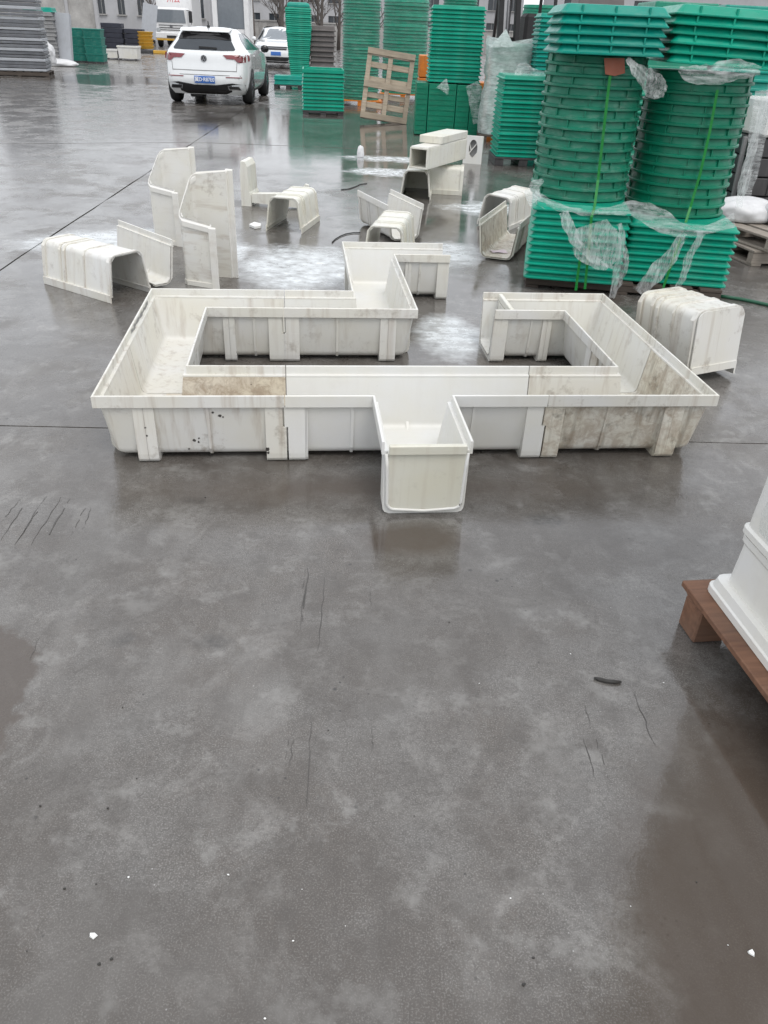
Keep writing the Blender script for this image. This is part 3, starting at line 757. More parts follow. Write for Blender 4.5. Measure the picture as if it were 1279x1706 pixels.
# ------------------------------------------------------------------ loose channels lying behind
def placed(loc, axis_deg, flip=False, tilt=(0, 0)):
    m = Matrix.Translation(loc) @ Matrix.Rotation(math.radians(axis_deg), 4, 'Z') @ Matrix.Rotation(math.radians(tilt[0]), 4, 'X') @ Matrix.Rotation(math.radians(tilt[1]), 4, 'Y')
    if flip: m = m @ Matrix.Translation((0, 0, 0.30)) @ Matrix.Rotation(PI, 4, 'X')
    return m
def straight(label, L, mat4, mat, walls=(1, -1), ribs=True, **kw):
    p = [(-L / 2, 0), (L / 2, 0)]
    rb = [(0, L * 0.30 - 0.035, L * 0.30 + 0.035)] if ribs else []
    thn = [(0, L * 0.62)]
    return channel('loose_channel', label, 'channel', p, mat4, mat, 'loose channel pieces lying behind', walls=walls, ribs=[rb] * len(walls), thin=[thn] * len(walls),
                   tabs=((0, 0),) * len(walls), soft=True, **kw)
straight('dirty cream channel lying upside down at the left end of the ring', 0.68, placed((-1.985, 5.19, 0), -33, True), M['cream2'], mshell=M['cream1'])
straight('broken white channel with a single wall, behind the upside-down cream channel', 0.74, placed((-1.87, 5.50, 0), -45), M['loose1'], walls=(1,))
def standing(label, loc, yaw, mat, L=0.565, k=0.81, mshell=None):
    d = Vector((math.cos(yaw), math.sin(yaw), 0)); x = Vector((0, 0, 1)); z = d; y = z.cross(x)
    m = Matrix(((x.x, y.x, z.x, loc[0]), (x.y, y.y, z.y, loc[1]), (x.z, y.z, z.z, loc[2]), (0, 0, 0, 1)))
    p = [(0, 0), (L, 0)]
    return channel('mitred_channel', label, 'channel', p, m, mat, 'channel ends stood upright', slant=-k, ribs=[[], []], thin=[[], []], mshell=mshell, soft=True)
standing('white mitred channel stood on end, nearest the joined ring, brown inner corner', (-1.44, 5.50, 0.0), -0.22, M['loose1'], L=0.555, k=0.97, mshell=M['cream2'])
standing('white mitred channel stood on end, farther back, one corner scuffed', (-1.96, 6.64, 0.0), -0.25, M['loose1'], L=0.55, k=0.9)
straight('cream channel upside down in the slurry puddle, open end to the camera', 0.58, placed((-0.935, 7.37, 0), 80, True), M['loose2'])
straight('cream channel upside down just behind the farthest joined corner', 0.62, placed((-0.045, 6.42, 0), 82, True), M['loose2'])
straight('cream channel standing open side up, slotted wall, behind the upside-down one', 0.72, placed((-0.075, 7.27, 0), -66.5), M['loose1'])
straight('dirty cream channel open side up holding a pink paper, beside the green trays', 0.92, placed((0.955, 6.86, 0), 71), M['loose2'], mshell=M['dirty'])
straight('white channel upside down behind the one holding pink paper', 0.62, placed((1.05, 7.93, 0), 61, True, (4, 0)), M['loose1'])
jr = straight('pinkish cream channel with a closed end, upside down at the right of the ring', 0.47, placed((1.635, 4.22, 0.0), -68, False, (3, -4)) @ Matrix.Scale(1.32, 4, (0, 0, 1)) @ Matrix.Translation((0, 0, 0.30)) @ Matrix.Rotation(PI, 4, 'X'), M['cream2'], mshell=M['cream2'])
m = MB(); pr_ = [(o, z) for o, z in SHELL[:8]]
m.prism([(0.239, o, z) for o, z in pr_] + [(0.239, -o, z) for o, z in pr_[::-1][:-1]], (0.008, 0, 0)); m.build('end_cap', M['cream2'], jr)
m = MB(); m.box((0.2475, 0, 0.254), (0.012, 0.29, 0.03)); m.build('end_rib', M['cream2'], jr)
for ch in jr.children:                                   # this one has steeper, squarer walls than the rest
    for v in ch.data.vertices: v.co.y *= 1 + 0.24 * max(0.0, 1 - v.co.z / 0.27)
channel('loose_channel', 'cream corner channel upside down carrying a square duct', 'channel', [(0, 0.55), (0, 0), (0.50, 0)],
        placed((0.22, 9.47, 0), -4, True), M['loose2'], 'loose channel pieces lying behind', ribs=[[], []], thin=[[], []], soft=True)
# pink paper
m = MB(); vs = []; fs = []
for i in range(5):
    for j in range(4):
        vs.append((-0.065 + 0.13 * i / 4, -0.045 + 0.09 * j / 3, 0.002 + 0.004 * math.sin(i * 1.3 + j)))
for i in range(4):
    for j in range(3): fs.append((i * 4 + j, i * 4 + j + 1, i * 4 + j + 5, i * 4 + j + 4))
m.add(vs, fs); o = m.build('paper_sheet', M['paper'])
o.location = (0.845, 6.60, 0.030); o.rotation_euler = (0, 0, 0.2)
tag(o, 'small pink paper lying on the floor of a dirty cream channel', 'paper')
# broken frame fragment behind
root = thing('channel_fragment', 'broken cream channel fragment with one tall upright, far left of the puddle', 'channel', (-1.55, 8.16, 0), math.radians(-6))
m = MB(); m.prism([(0, 0, 0), (0.10, 0, 0), (0.10, 0, 0.10), (0.085, 0, 0.13), (0.075, 0, 0.36), (0.05, 0, 0.405), (0.012, 0, 0.41), (0.0, 0, 0.3)], (0, 0.30, 0)); m.build('upright', M['loose2'], root)
m = MB(); m.prism([(0.102, 0.01, 0.035), (0.60, 0.01, 0.012), (0.62, 0.01, 0.05), (0.60, 0.01, 0.125), (0.35, 0.01, 0.13), (0.102, 0.01, 0.115)], (0, 0.10, 0)); m.build('low_wall', M['loose2'], root)
m = MB(); m.prism([(0.60, 0.115, 0.0), (0.655, 0.115, 0.0), (0.655, 0.115, 0.21), (0.62, 0.115, 0.22), (0.605, 0.115, 0.20)], (0, 0.04, 0)); m.build('short_upright', M['loose2'], root)
# dark shard beside upside-down channel
m = MB(); m.prism([(0, 0, 0), (0.24, 0.02, 0.0), (0.25, 0.03, 0.03), (0.03, 0, 0.055), (0, 0, 0.04)], (0.01, 0.05, 0.004))
o = m.build('plastic_shard', M['grey']); o.location = (-2.25, 6.12, 0); o.rotation_euler = (0, 0, -0.6)
tag(o, 'dark grey plastic shard leaning behind the upside-down cream channel', 'shard')
# square duct, slab and fan panel on the upside-down corner
root = thing('square_duct', 'pale square duct lying across the upside-down corner channel', 'duct', (0.19, 8.78, 0.325), math.radians(-25.5))
m = MB(); Ld, w_, t_ = 1.08, 0.20, 0.016
for cx, cz, dx, dz in ((0, t_ / 2, w_, t_), (0, w_ - t_ / 2, w_, t_)): m.box((cx, Ld / 2, cz), (dx, Ld, dz), ch=0.002)
for sx in (-1, 1): m.box((sx * (w_ / 2 - t_ / 2 + 0.0015), Ld / 2, w_ / 2), (t_, Ld - 0.004, w_ - 2 * t_ + 0.003), ch=0.001)
m.build('duct_wall', M['loose2'], root)
m = MB(); m.box((0, Ld / 2 + 0.02, w_ + 0.004), (w_ * 0.96, Ld, 0.010), ch=0.002); m.build('lid_strip', M['loose1'], root)
m = MB(); m.box((0, 0, 0), (0.26, 0.78, 0.075), ch=0.006); o = m.build('slab_block', M['loose2'])
o.location = (0.475, 9.45, 0.325 + 0.2 + 0.010 + 0.0385); o.rotation_euler = (0, 0, math.radians(-24))
tag(o, 'flat cream slab resting on top of the square duct', 'slab')
root = thing('fan_panel', 'white perforated plastic panel with a round cut-out, behind the square duct', 'panel', (1.0, 11.8, 0), math.radians(-14))
m = MB(); n = 24; ring = [(0.075 * math.cos(2 * PI * k / n) * 0.8, 0, 0.19 + 0.115 * math.sin(2 * PI * k / n)) for k in range(n)]
sq = []
for k in range(n):
    t_ = 2 * PI * k / n; cx, sx = math.cos(t_), math.sin(t_); s_ = max(abs(cx), abs(sx)); sq.append((0.13 * cx / s_, 0, 0.175 + 0.175 * sx / s_))
vs = ring + sq + [(x, 0.05, z) for x, y, z in ring] + [(x, 0.05, z) for x, y, z in sq]
fs = []
for k in range(n):
    k2 = (k + 1) % n
    fs += [(k, k2, n + k2, n + k), (2 * n + k, 3 * n + k, 3 * n + k2, 2 * n + k2), (k, 2 * n + k, 2 * n + k2, k2), (n + k, n + k2, 3 * n + k2, 3 * n + k)]
m.add(vs, fs); m.build('panel', M['clean'], root)
m = MB(); m.bar((-0.07, 0.03, 0.11), (0.055, 0.03, 0.27), 0.03, 0.012); m.bar((0.01, 0.022, 0.08), (0.075, 0.022, 0.16), 0.035, 0.012); m.bar((-0.06, 0.036, 0.26), (-0.03, 0.036, 0.17), 0.02, 0.012); m.build('broken_grille', M['loose1'], root)
m = MB(); m.box((0, 0.047, 0.19), (0.16, 0.004, 0.25)); m.build('dark_backing', M['grey'], root)

# ------------------------------------------------------------------ stacked green trays and lids
def rrect(hx, hy, r, n=3):
    pts = []
    for cx, cy, a0 in ((hx - r, hy - r, 0), (-hx + r, hy - r, PI / 2), (-hx + r, -hy + r, PI), (hx - r, -hy + r, 1.5 * PI)):
        for k in range(n + 1):
            a = a0 + PI / 2 * k / n; pts.append((cx + r * math.cos(a), cy + r * math.sin(a)))
    return pts
def loft_mesh(name, outline, rings, ribs=None, mat=None, smooth=False):
    """outline(inset) -> 2D loop; rings (inset, z); closed top and bottom"""
    vs, fs = [], []
    n = None
    for ins, z in rings:
        o = outline(ins); n = len(o); vs += [(x, y, z) for x, y in o]
    for i in range(len(rings) - 1):
        for k in range(n):
            a = i * n + k; b = i * n + (k + 1) % n; fs.append((a, b, b + n, a + n))
    fs.append(tuple(range(n))[::-1]); fs.append(tuple((len(rings) - 1) * n + k for k in range(n)))
    m = MB(); m.add(vs, fs)
    if ribs: ribs(m)
    me = m.mesh(name)
    if smooth:
        for p in me.polygons:
            p.use_smooth = len(p.vertices) <= 4 and abs(p.normal.z) < 0.97
        try:
            bm = bmesh.new(); bm.from_mesh(me)
            for e in bm.edges:
                if len(e.link_faces) == 2 and e.calc_face_angle(0) > math.radians(30): e.smooth = False
            bm.to_mesh(me); bm.free()
        except Exception: pass
    if mat: me.materials.append(mat)
    return me
def rect_tray(name, w, d, pitch, mat, flare=0.022, lip=0.014, ribs=True):
    hx, hy = w / 2, d / 2
    def ol(i): return rrect(hx - i, hy - i, max(0.012, 0.035 - i * 0.3))
    rings = [(0.004, 0.0), (0.0, 0.004), (0.0, lip), (0.007, lip + 0.004), (flare, pitch * 0.94), (flare + 0.006, pitch + 0.002), (flare + 0.02, pitch + 0.004)]
    if not ribs: rings = [(0.014, 0.0), (0.003, 0.003), (0.0, 0.007), (0.0, lip * 0.9), (0.006, lip + 0.003), (flare * 0.9, lip + 0.010), (flare + 0.006, pitch * 0.9), (flare + 0.012, pitch + 0.002)]
    def rb(m):
        if not ribs: return
        for s in (-1, 1):
            for k in (-0.30, 0.0, 0.30):
                m.box((k * w, s * (hy - flare * 0.55), (lip + pitch) / 2), (0.010, flare * 0.75, pitch - lip - 0.006))
    return loft_mesh(name, ol, rings, rb, mat)
def round_tray(name, rad, pitch, mat, lip=0.016, n=44, ribs=10, seed=0):
    def ol(i): return [((rad - i) * math.cos(2 * PI * k / n), (rad - i) * math.sin(2 * PI * k / n)) for k in range(n)]
    rings = [(0.012, 0.0), (0.002, 0.002), (0.0, 0.005), (0.0, lip), (0.004, lip + 0.003), (0.0165, lip + 0.006), (0.022, pitch * 0.95), (0.028, pitch + 0.001), (0.06, pitch + 0.002)]
    def rb(m):
        for k in range(ribs):
            a = 2 * PI * k / ribs; r = rad - 0.0130
            m.box((r * math.cos(a), r * math.sin(a), (lip + pitch) / 2 + 0.001), (0.012, 0.007, pitch - lip - 0.004), (0, 0, a))
    return loft_mesh(name, ol, rings, rb, mat, smooth=True)
def stack(name, me, base, n, pitch, yaw, desc, group, cat, kind, jit=0.004, rotj=0.012, rnd_rot=False, taper=None, mats=None, lean=(0, 0), alt=None, tilt=(0, 0)):
    """n trays one above the other; every tray is a thing of its own"""
    rr = random.Random(hash(desc) % 9973 if False else sum(map(ord, desc)))
    for i in range(n):
        use = me if alt is None else alt(i, me)
        o = bpy.data.objects.new(name, use); COL.objects.link(o)
        k = n - 1 - i
        o.location = (base[0] + rr.uniform(-jit, jit) + lean[0] * i, base[1] + rr.uniform(-jit, jit) + lean[1] * i, base[2] + i * pitch)
        o.rotation_euler = (tilt[0] + rr.uniform(-0.004, 0.004), tilt[1] + rr.uniform(-0.004, 0.004), yaw + (rr.uniform(0, 6.28) if rnd_rot else rr.uniform(-rotj, rotj)))
        if taper: s = taper(i / max(1, n - 1)); o.scale = (s, s, 1)
        lab = '%s, %s %s' % (kind, ('topmost' if k == 0 else ordinal(k) + ' from top'), desc)
        tag(o, lab, cat, group)

YG = -0.14
G_PAL = 'green trays and lids strapped together at the right'
# dark pallet beneath the strapped load
def plank_pallet(name, label, loc, rz, w, d, h, mat, nb=7, tilt=None, cat='pallet', group=None, deck=0.018, mat4=None):
    root = thing(name, label, cat, loc, rz, group, mat4)
    bw = w / nb * 0.78
    me = MB().box((0, 0, 0), (bw, d, deck), ch=0.002).mesh('board'); me.materials.append(mat)
    for k in range(nb):
        x = -w / 2 + bw / 2 + (w - bw) * k / (nb - 1)
        link_mesh('deck_board', me, root, (x, R.uniform(-0.004, 0.004), h - deck / 2 + R.uniform(-0.0015, 0.0015)), (0, 0, R.uniform(-0.008, 0.008)))
    me2 = MB().box((0, 0, 0), (w, 0.07, h - 2 * deck - 0.004), ch=0.003).mesh('stringer'); me2.materials.append(mat)
    for y in (-d / 2 + 0.04, 0, d / 2 - 0.04): link_mesh('stringer', me2, root, (0, y, deck + (h - 2 * deck) / 2 - 0.0005))
    me3 = MB().box((0, 0, 0), (0.09, d, deck), ch=0.002).mesh('board'); me3.materials.append(mat)
    for x in (-w / 2 + 0.05, 0, w / 2 - 0.05): link_mesh('bottom_board', me3, root, (x, 0, deck / 2 + 0.0005))
    return root
plank_pallet('flat_pallet', 'low dark wet pallet under the strapped green stacks', (1.66, 5.90, 0), YG, 1.36, 0.62, 0.085, M['wooddark'])
tA = rect_tray('tray_mesh_a', 0.66, 0.66, 0.046, M['g_bright'], 0.020, 0.016, ribs=False)
tB = rect_tray('tray_mesh_b', 0.74, 0.66, 0.044, M['g_bright'], 0.020, 0.016, ribs=False)
stack('green_tray', tA, (1.285, 5.87, 0.087), 11, 0.0455, YG, 'in the rectangular stack under the left round stack', G_PAL, 'tray', 'bright green tray')
stack('green_tray', tB, (2.01, 5.92, 0.087), 9, 0.0455, YG, 'in the rectangular stack under the right round stack', G_PAL, 'tray', 'bright green tray')
rA = round_tray('round_mesh_a', 0.335, 0.0625, M['g_dusty'])
rB = round_tray('round_mesh_b', 0.355, 0.0645, M['g_dark'])
stack('round_tray', rA, (1.285, 6.01, 0.595), 14, 0.0615, YG, 'of the left strapped round stack', G_PAL, 'tray', 'dusty green round lid', rnd_rot=True, lean=(-0.0005, 0))
stack('round_tray', rB, (2.015, 6.12, 0.502), 14, 0.0630, YG, 'of the right strapped round stack', G_PAL, 'tray', 'dark green round lid', rnd_rot=True)
lA = rect_tray('lid_mesh_a', 0.67, 0.66, 0.052, M['g_teal'], 0.036, 0.010)
lB = rect_tray('lid_mesh_b', 0.74, 0.68, 0.054, M['g_bright'], 0.040, 0.010)
stack('square_tray', lA, (1.265, 5.90, 1.462), 5, 0.0515, YG + 0.12, 'on top of the left round stack', G_PAL, 'tray', 'teal green square lid', rotj=0.02)
stack('square_tray', lB, (2.035, 6.01, 1.425), 6, 0.0515, YG + 0.06, 'on top of the right round stack', G_PAL, 'tray', 'green square lid', rotj=0.02, tilt=(0, 0.035))

# middle distance stacks
def base_plate(name, label, loc, size, rz, mat, cat='pallet'):
    root = thing(name, label, cat, loc, rz)
    w, d, h = size
    m = MB(); m.box((0, 0, h - 0.012), (w, d, 0.024), ch=0.003); m.build('deck', mat, root)
    me = MB().box((0, 0, 0), (0.12, d * 0.98, h - 0.024), ch=0.004).mesh('skid'); me.materials.append(mat)
    for x in (-w / 2 + 0.065, 0, w / 2 - 0.065): link_mesh('skid', me, root, (x, 0, (h - 0.024) / 2))
    return root
base_plate('flat_pallet', 'dark pallet under the tall bright green stack behind the round lids', (1.69, 12.08, 0), (0.80, 0.72, 0.11), 0.03, M['dkgrey'])
tC = rect_tray('tray_mesh_c', 0.79, 0.70, 0.056, M['g_bright'], 0.026, 0.016, ribs=False)
stack('green_tray', tC, (1.69, 12.08, 0.112), 18, 0.0545, 0.03, 'in the free-standing stack left of the round lids', 'green trays behind the round lids', 'tray', 'bright green tray', jit=0.007)
tD = rect_tray('tray_mesh_d', 0.70, 0.66, 0.06, M['g_teal'], 0.026, 0.016, ribs=False)
base_plate('flat_pallet', 'dark pallet under the narrow teal stack behind the film bundle', (2.42, 14.4, 0), (0.72, 0.68, 0.1), 0.0, M['dkgrey'])
stack('green_tray', tD, (2.37, 14.4, 0.10), 30, 0.058, 0.0, 'in the narrow stack right of the film-wrapped bundle', 'teal trays behind the film bundle', 'tray', 'teal tray', jit=0.008)
# upright dark green panels in bundles (boxes on edge)
G_UP = 'green panels packed upright on a pallet'
def panel_bundle(label, x0, x1, y, d, h, mat):
    root = thing('panel_bundle', label, 'bundle', ((x0 + x1) / 2, y + d / 2, 0.0), 0.02, G_UP)
    n = max(2, int(d / 0.07))
    me = MB().box((0, 0, 0), (x1 - x0 - 0.006, d / n - 0.006, h - 0.012), ch=0.006).mesh('panel'); me.materials.append(mat)
    for k in range(n): link_mesh('panel', me, root, (R.uniform(-0.003, 0.003), -d / 2 + d / n * (k + 0.5), h / 2 + 0.004 + R.uniform(-0.004, 0.004)))
    me = MB().box((0, 0, 0), (x1 - x0 - 0.03, 0.006, 0.008)).mesh('groove_strip'); me.materials.append(mat)
    for k in range(9): link_mesh('groove_strip', me, root, (0, -d / 2 - 0.0005, 0.08 + k * (h - 0.16) / 8))
panel_bundle('narrow bundle of dark green panels on edge, leftmost below the tall tray stack', 0.22, 0.425, 15.0, 0.75, 0.80, M['g_dark'])
panel_bundle('wide bundle of dark green panels on edge, in the middle below the tall tray stack', 0.43, 0.90, 15.0, 0.75, 0.795, M['g_dark'])
panel_bundle('bundle of dark green panels on edge, third from the leaning pallet', 0.905, 1.14, 15.0, 0.75, 0.79, M['g_dark'])
panel_bundle('narrow film-covered bundle of dark green panels on edge, rightmost of the four', 1.145, 1.33, 15.0, 0.75, 0.79, M['g_dark'])
tE = rect_tray('tray_mesh_e', 0.90, 0.72, 0.06, M['g_bright'], 0.024, 0.018, ribs=False)
stack('green_tray', tE, (0.845, 15.40, 0.815), 19, 0.0575, 0.02, 'in the stack on the dark upright panels', 'green trays on the upright panels', 'tray', 'bright green tray', jit=0.008)
# stack near the white hatchback
base_plate('flat_pallet', 'dark pallet under the square green stack right of the white hatchback', (-1.66, 18.35, 0), (0.84, 0.98, 0.07), 0.10, M['dkgrey'])
tF = rect_tray('tray_mesh_f', 0.86, 1.02, 0.068, M['g_bright'], 0.022, 0.018, ribs=False)
stack('green_tray', tF, (-1.66, 18.37, 0.072), 10, 0.0655, 0.10, 'in the low square stack right of the white hatchback', 'green trays near the white hatchback', 'tray', 'bright green tray', jit=0.006)
# open crate at the top of it
root = thing('green_crate', 'open green crate on top of the low square stack near the hatchback', 'crate', (-1.66, 18.37, 0.74), 0.10)
for (cx, cy, sx, sy) in ((0, -0.49, 0.84, 0.03), (0, 0.49, 0.84, 0.03), (-0.405, 0, 0.03, 0.95), (0.405, 0, 0.03, 0.95)):
    m = MB(); m.box((cx, cy, 0.035), (sx, sy, 0.07), ch=0.004); m.build('side_wall', M['g_bright'], root)
m = MB(); m.box((0, 0, 0.010), (0.775, 0.945, 0.012)); m.build('floor_panel', M['g_bright'], root)
# slim tower narrowing downwards
tG = rect_tray('tray_mesh_g', 0.76, 0.70, 0.05, M['g_bright'], 0.010, 0.016, ribs=False)
stack('green_tray', tG, (-3.16, 27.1, 0.0), 39, 0.0505, 0.08, 'in the slim tower that narrows towards the ground', 'green trays of the slim tower', 'tray', 'bright green tray', jit=0.008,
      taper=lambda k: 0.66 + 0.34 * min(1, k / 0.72))
m = MB(); vs = []
me = loft_mesh('dome_mesh', lambda i: rrect(0.33 - i, 0.30 - i, 0.06), [(0.0, 0.0), (0.0, 0.05), (0.03, 0.10), (0.09, 0.12)], None, M['g_teal'])
o = link_mesh('domed_tray', me, None, (-3.16, 27.1, 1.985), (0, 0, 0.08)); tag(o, 'mint green domed lid on top of the slim green tower', 'lid')
me = rect_tray('tray_mesh_h', 0.80, 0.6, 0.11, M['g_teal'], 0.01, 0.03, ribs=False)
stack('green_tray', me, (-3.25, 25.2, 0.10), 2, 0.112, 0.05, 'on the ground in front of the slim tower', 'green trays on the ground by the tower', 'tray', 'shallow green tray', jit=0.01)
base_plate('flat_pallet', 'dark pallet under the shallow green trays before the slim tower', (-3.25, 25.2, 0), (0.8, 0.6, 0.10), 0.05, M['dkgrey'])
# brown grey stack and grey trays
tH = rect_tray('tray_mesh_i', 0.80, 0.70, 0.135, M['brgrey'], 0.05, 0.03, ribs=False)
stack('grey_tray', tH, (-2.50, 27.4, 0.36), 9, 0.132, 0.1, 'in the stack beside the slim green tower', 'brown-grey trays beside the tower', 'tray', 'brown-grey tray', jit=0.012)
base_plate('flat_pallet', 'dark wooden pallet pile under the brown-grey trays', (-2.45, 27.3, 0), (1.05, 0.9, 0.355), 0.1, M['wooddark'])
root = thing('grey_bin', 'grey open bin between the low green stack and the brown-grey trays', 'bin', (-1.98, 24.2, 0.26), 0.06)
for (cx, cy, sx, sy) in ((0, -0.34, 1.10, 0.04), (0, 0.34, 1.10, 0.04), (-0.53, 0, 0.04, 0.64), (0.53, 0, 0.04, 0.64)):
    m = MB(); m.box((cx, cy, 0.17), (sx, sy, 0.34), ch=0.006); m.build('side_wall', M['grey'], root)
m = MB(); m.box((0, -0.352, 0.32), (1.14, 0.07, 0.045), ch=0.005); m.build('rim', M['grey'], root)
for x in (-0.30, 0.0, 0.30):
    m = MB(); m.box((x, -0.367, 0.15), (0.035, 0.028, 0.28), ch=0.004); m.build('rib', M['grey'], root)
m = MB(); m.box((0, 0, 0.015), (1.02, 0.64, 0.02)); m.build('floor_panel', M['grey'], root)
base_plate('flat_pallet', 'brown pallet under the grey open bin', (-1.98, 24.2, 0), (1.1, 0.75, 0.255), 0.06, M['wooddark'])
# film-wrapped round towers
rC = round_tray('round_mesh_c', 0.43, 0.060, M['g_far'], n=36, ribs=0)
rD = round_tray('round_mesh_d', 0.575, 0.074, M['g_far'], n=36, ribs=0)
base_plate('flat_pallet', 'orange pallet under the left film-wrapped round tower', (-1.0, 20.75, 0), (1.0, 0.9, 0.12), 0.05, M['orange'])
stack('round_tray', rC, (-1.0, 20.75, 0.122), 34, 0.0585, 0, 'in the film-wrapped tower left of the leaning pallet', 'round lids in the left wrapped tower', 'tray', 'green round lid', rnd_rot=True, jit=0.008)
base_plate('flat_pallet', 'orange pallet under the wide film-wrapped round tower', (0.0, 23.1, 0), (1.2, 1.2, 0.15), 0.0, M['orange'])
stack('round_tray', rD, (0.0, 23.1, 0.152), 28, 0.0725, 0, 'in the wide film-wrapped tower behind the leaning pallet', 'round lids in the wide wrapped tower', 'tray', 'green round lid', rnd_rot=True, jit=0.01)
def film_cylinder(label, c, rad, z0, z1, mat, n=40, nz=34, amp=0.010, gap=None):
    vs, fs = [], []
    for j in range(nz + 1):
        for k in range(n):
            a = 2 * PI * k / n
            r = rad + amp * (math.sin(a * 7 + j * 0.9) * 0.3 + math.sin(a * 3 - j * 0.7) * 0.35 + R.uniform(-0.35, 0.35))
            vs.append((c[0] + r * math.cos(a), c[1] + r * math.sin(a), z0 + (z1 - z0) * j / nz))
    for j in range(nz):
        for k in range(n):
            a = j * n + k; b = j * n + (k + 1) % n; fs.append((a, b, b + n, a + n))
    m = MB(); m.add(vs, fs, True); o = m.build('stretch_film', mat, fix=False)
    return tag(o, label, 'film')
film_cylinder('clear film wrapped round the tower left of the leaning pallet', (-1.0, 20.75), 0.455, 0.14, 2.14, M['filmwrap'])
film_cylinder('clear film wrapped round the wide tower behind the leaning pallet', (0.0, 23.1), 0.60, 0.16, 2.2, M['filmwrap'])
# orange rack blocks behind the leaning pallet
m = MB(); m.box((0, 0, 0.3), (0.9, 0.5, 0.6), ch=0.01)
root = thing('orange_crate', 'orange steel box stack behind the leaning wooden pallet', 'crate', (0.42, 17.6, 0), 0.04)
for k in range(3):
    q = MB(); q.box((0, 0, 0.19 + k * 0.385), (0.26, 0.5, 0.372), ch=0.012); q.build('box_tier', M['orange'], root)
root = thing('orange_crate', 'orange steel box stack beside the dark upright panels and film bundle', 'crate', (1.62, 16.1, 0), 0.0)
for k in range(2):
    q = MB(); q.box((0, 0, 0.20 + k * 0.405), (0.5, 0.5, 0.39), ch=0.012); q.build('box_tier', M['orange'], root)
# leaning wooden pallet
base = at(640, 207, 16.75)
lean = math.radians(13)
mt = Matrix.Translation((-0.36, 16.72, 0.04)) @ Matrix.Rotation(0.05, 4, 'Z') @ Matrix.Rotation(math.radians(6.5), 4, 'Y') @ Matrix.Rotation(-lean, 4, 'X')
root = thing('wooden_pallet', 'pale wooden pallet leaning upright against the orange boxes', 'pallet', mat4=mt)
for x in (-0.40, 0.0, 0.41):
    q = MB(); q.box((x, 0.0, 0.60), (0.085, 0.045, 1.18), ch=0.004); q.build('stringer', M['wood'], root)
for z, h in ((0.05, 0.09), (0.245, 0.09), (0.42, 0.08), (0.585, 0.10), (0.68, 0.09), (0.93, 0.085), (1.14, 0.09)):
    q = MB(); q.box((R.uniform(-0.006, 0.006), 0.045 if 0.1 < z < 1.1 and abs(z - 0.585) > 0.01 else -0.036, z), (0.90, 0.034, h + 0.012), (0, R.uniform(-0.01, 0.01), 0), ch=0.003); q.build('slat', M['wood'], root)
for z in (0.05, 0.60, 1.14):
    q = MB(); q.box((0, 0.115, z), (0.88, 0.02, 0.09), ch=0.003); q.build('rear_slat', M['woodgrey'], root)
for x in (-0.40, 0.0, 0.41):
    for z in (0.05, 0.60, 1.14):
        q = MB(); q.box((x, 0.082, z + 0.001), (0.08, 0.045, 0.085)); q.build('block', M['woodgrey'], root)
# film-covered bundle right of the upright panels
root = thing('wrapped_bundle', 'milky film-wrapped bundle between the tall tray stack and narrow teal stack', 'bundle', (1.73, 14.75, 0))
q = MB()
for k in range(9): q.box((R.uniform(-0.01, 0.01), 0, 0.16 + k * 0.15), (0.58, 0.50, 0.13), (0, 0, R.uniform(-0.02, 0.02)), ch=0.015)
q.build('tray_pile', M['g_far'], root)
vs, fs = [], []
nn, nz = 44, 20
for j in range(nz + 1):
    z = 0.12 + 1.36 * j / nz
    for k in range(nn):
        a = 2 * PI * k / nn; ca, sa = math.cos(a), math.sin(a); s_ = (abs(ca) ** 5 + abs(sa) ** 5) ** (-0.2)
        sw = 1.0 + 0.10 * math.sin(z * 3.5 + 0.5) + (0.10 if j > 12 and math.cos(a - PI * 0.95) > 0.6 else 0)
        r = 0.39 * s_ * sw + R.uniform(-0.015, 0.015) + 0.012 * math.sin(a * 9 + z * 20)
        vs.append((r * ca, r * 0.85 * sa, z + 0.04 * math.sin(a * 2 + 1) * (j / nz)))
for j in range(nz):
    for k in range(nn):
        a = j * nn + k; b = j * nn + (k + 1) % nn; fs.append((a, b, b + nn, a + nn))
q = MB(); q.add(vs, fs, True); q.build('film_wrap', M['filmmilky'], root, fix=False)
q = MB(); top = []
for k in range(5): top.append((-0.35 + 0.04 * k, -0.33, 1.40 + (0.22 - abs(k - 2.2) * 0.10)))
q.add([(-0.38, -0.34, 1.36), (-0.16, -0.30, 1.62), (0.0, -0.34, 1.38), (-0.2, -0.05, 1.42), (-0.40, -0.1, 1.40)], [(0, 1, 2), (0, 3, 1), (1, 3, 2), (0, 4, 3)], False)
q.build('film_peak', M['filmmilky'], root, fix=False)
base_plate('flat_pallet', 'dark pallet under the milky film-wrapped bundle', (1.73, 14.75, 0), (0.85, 0.72, 0.11), 0.0, M['wooddark'])
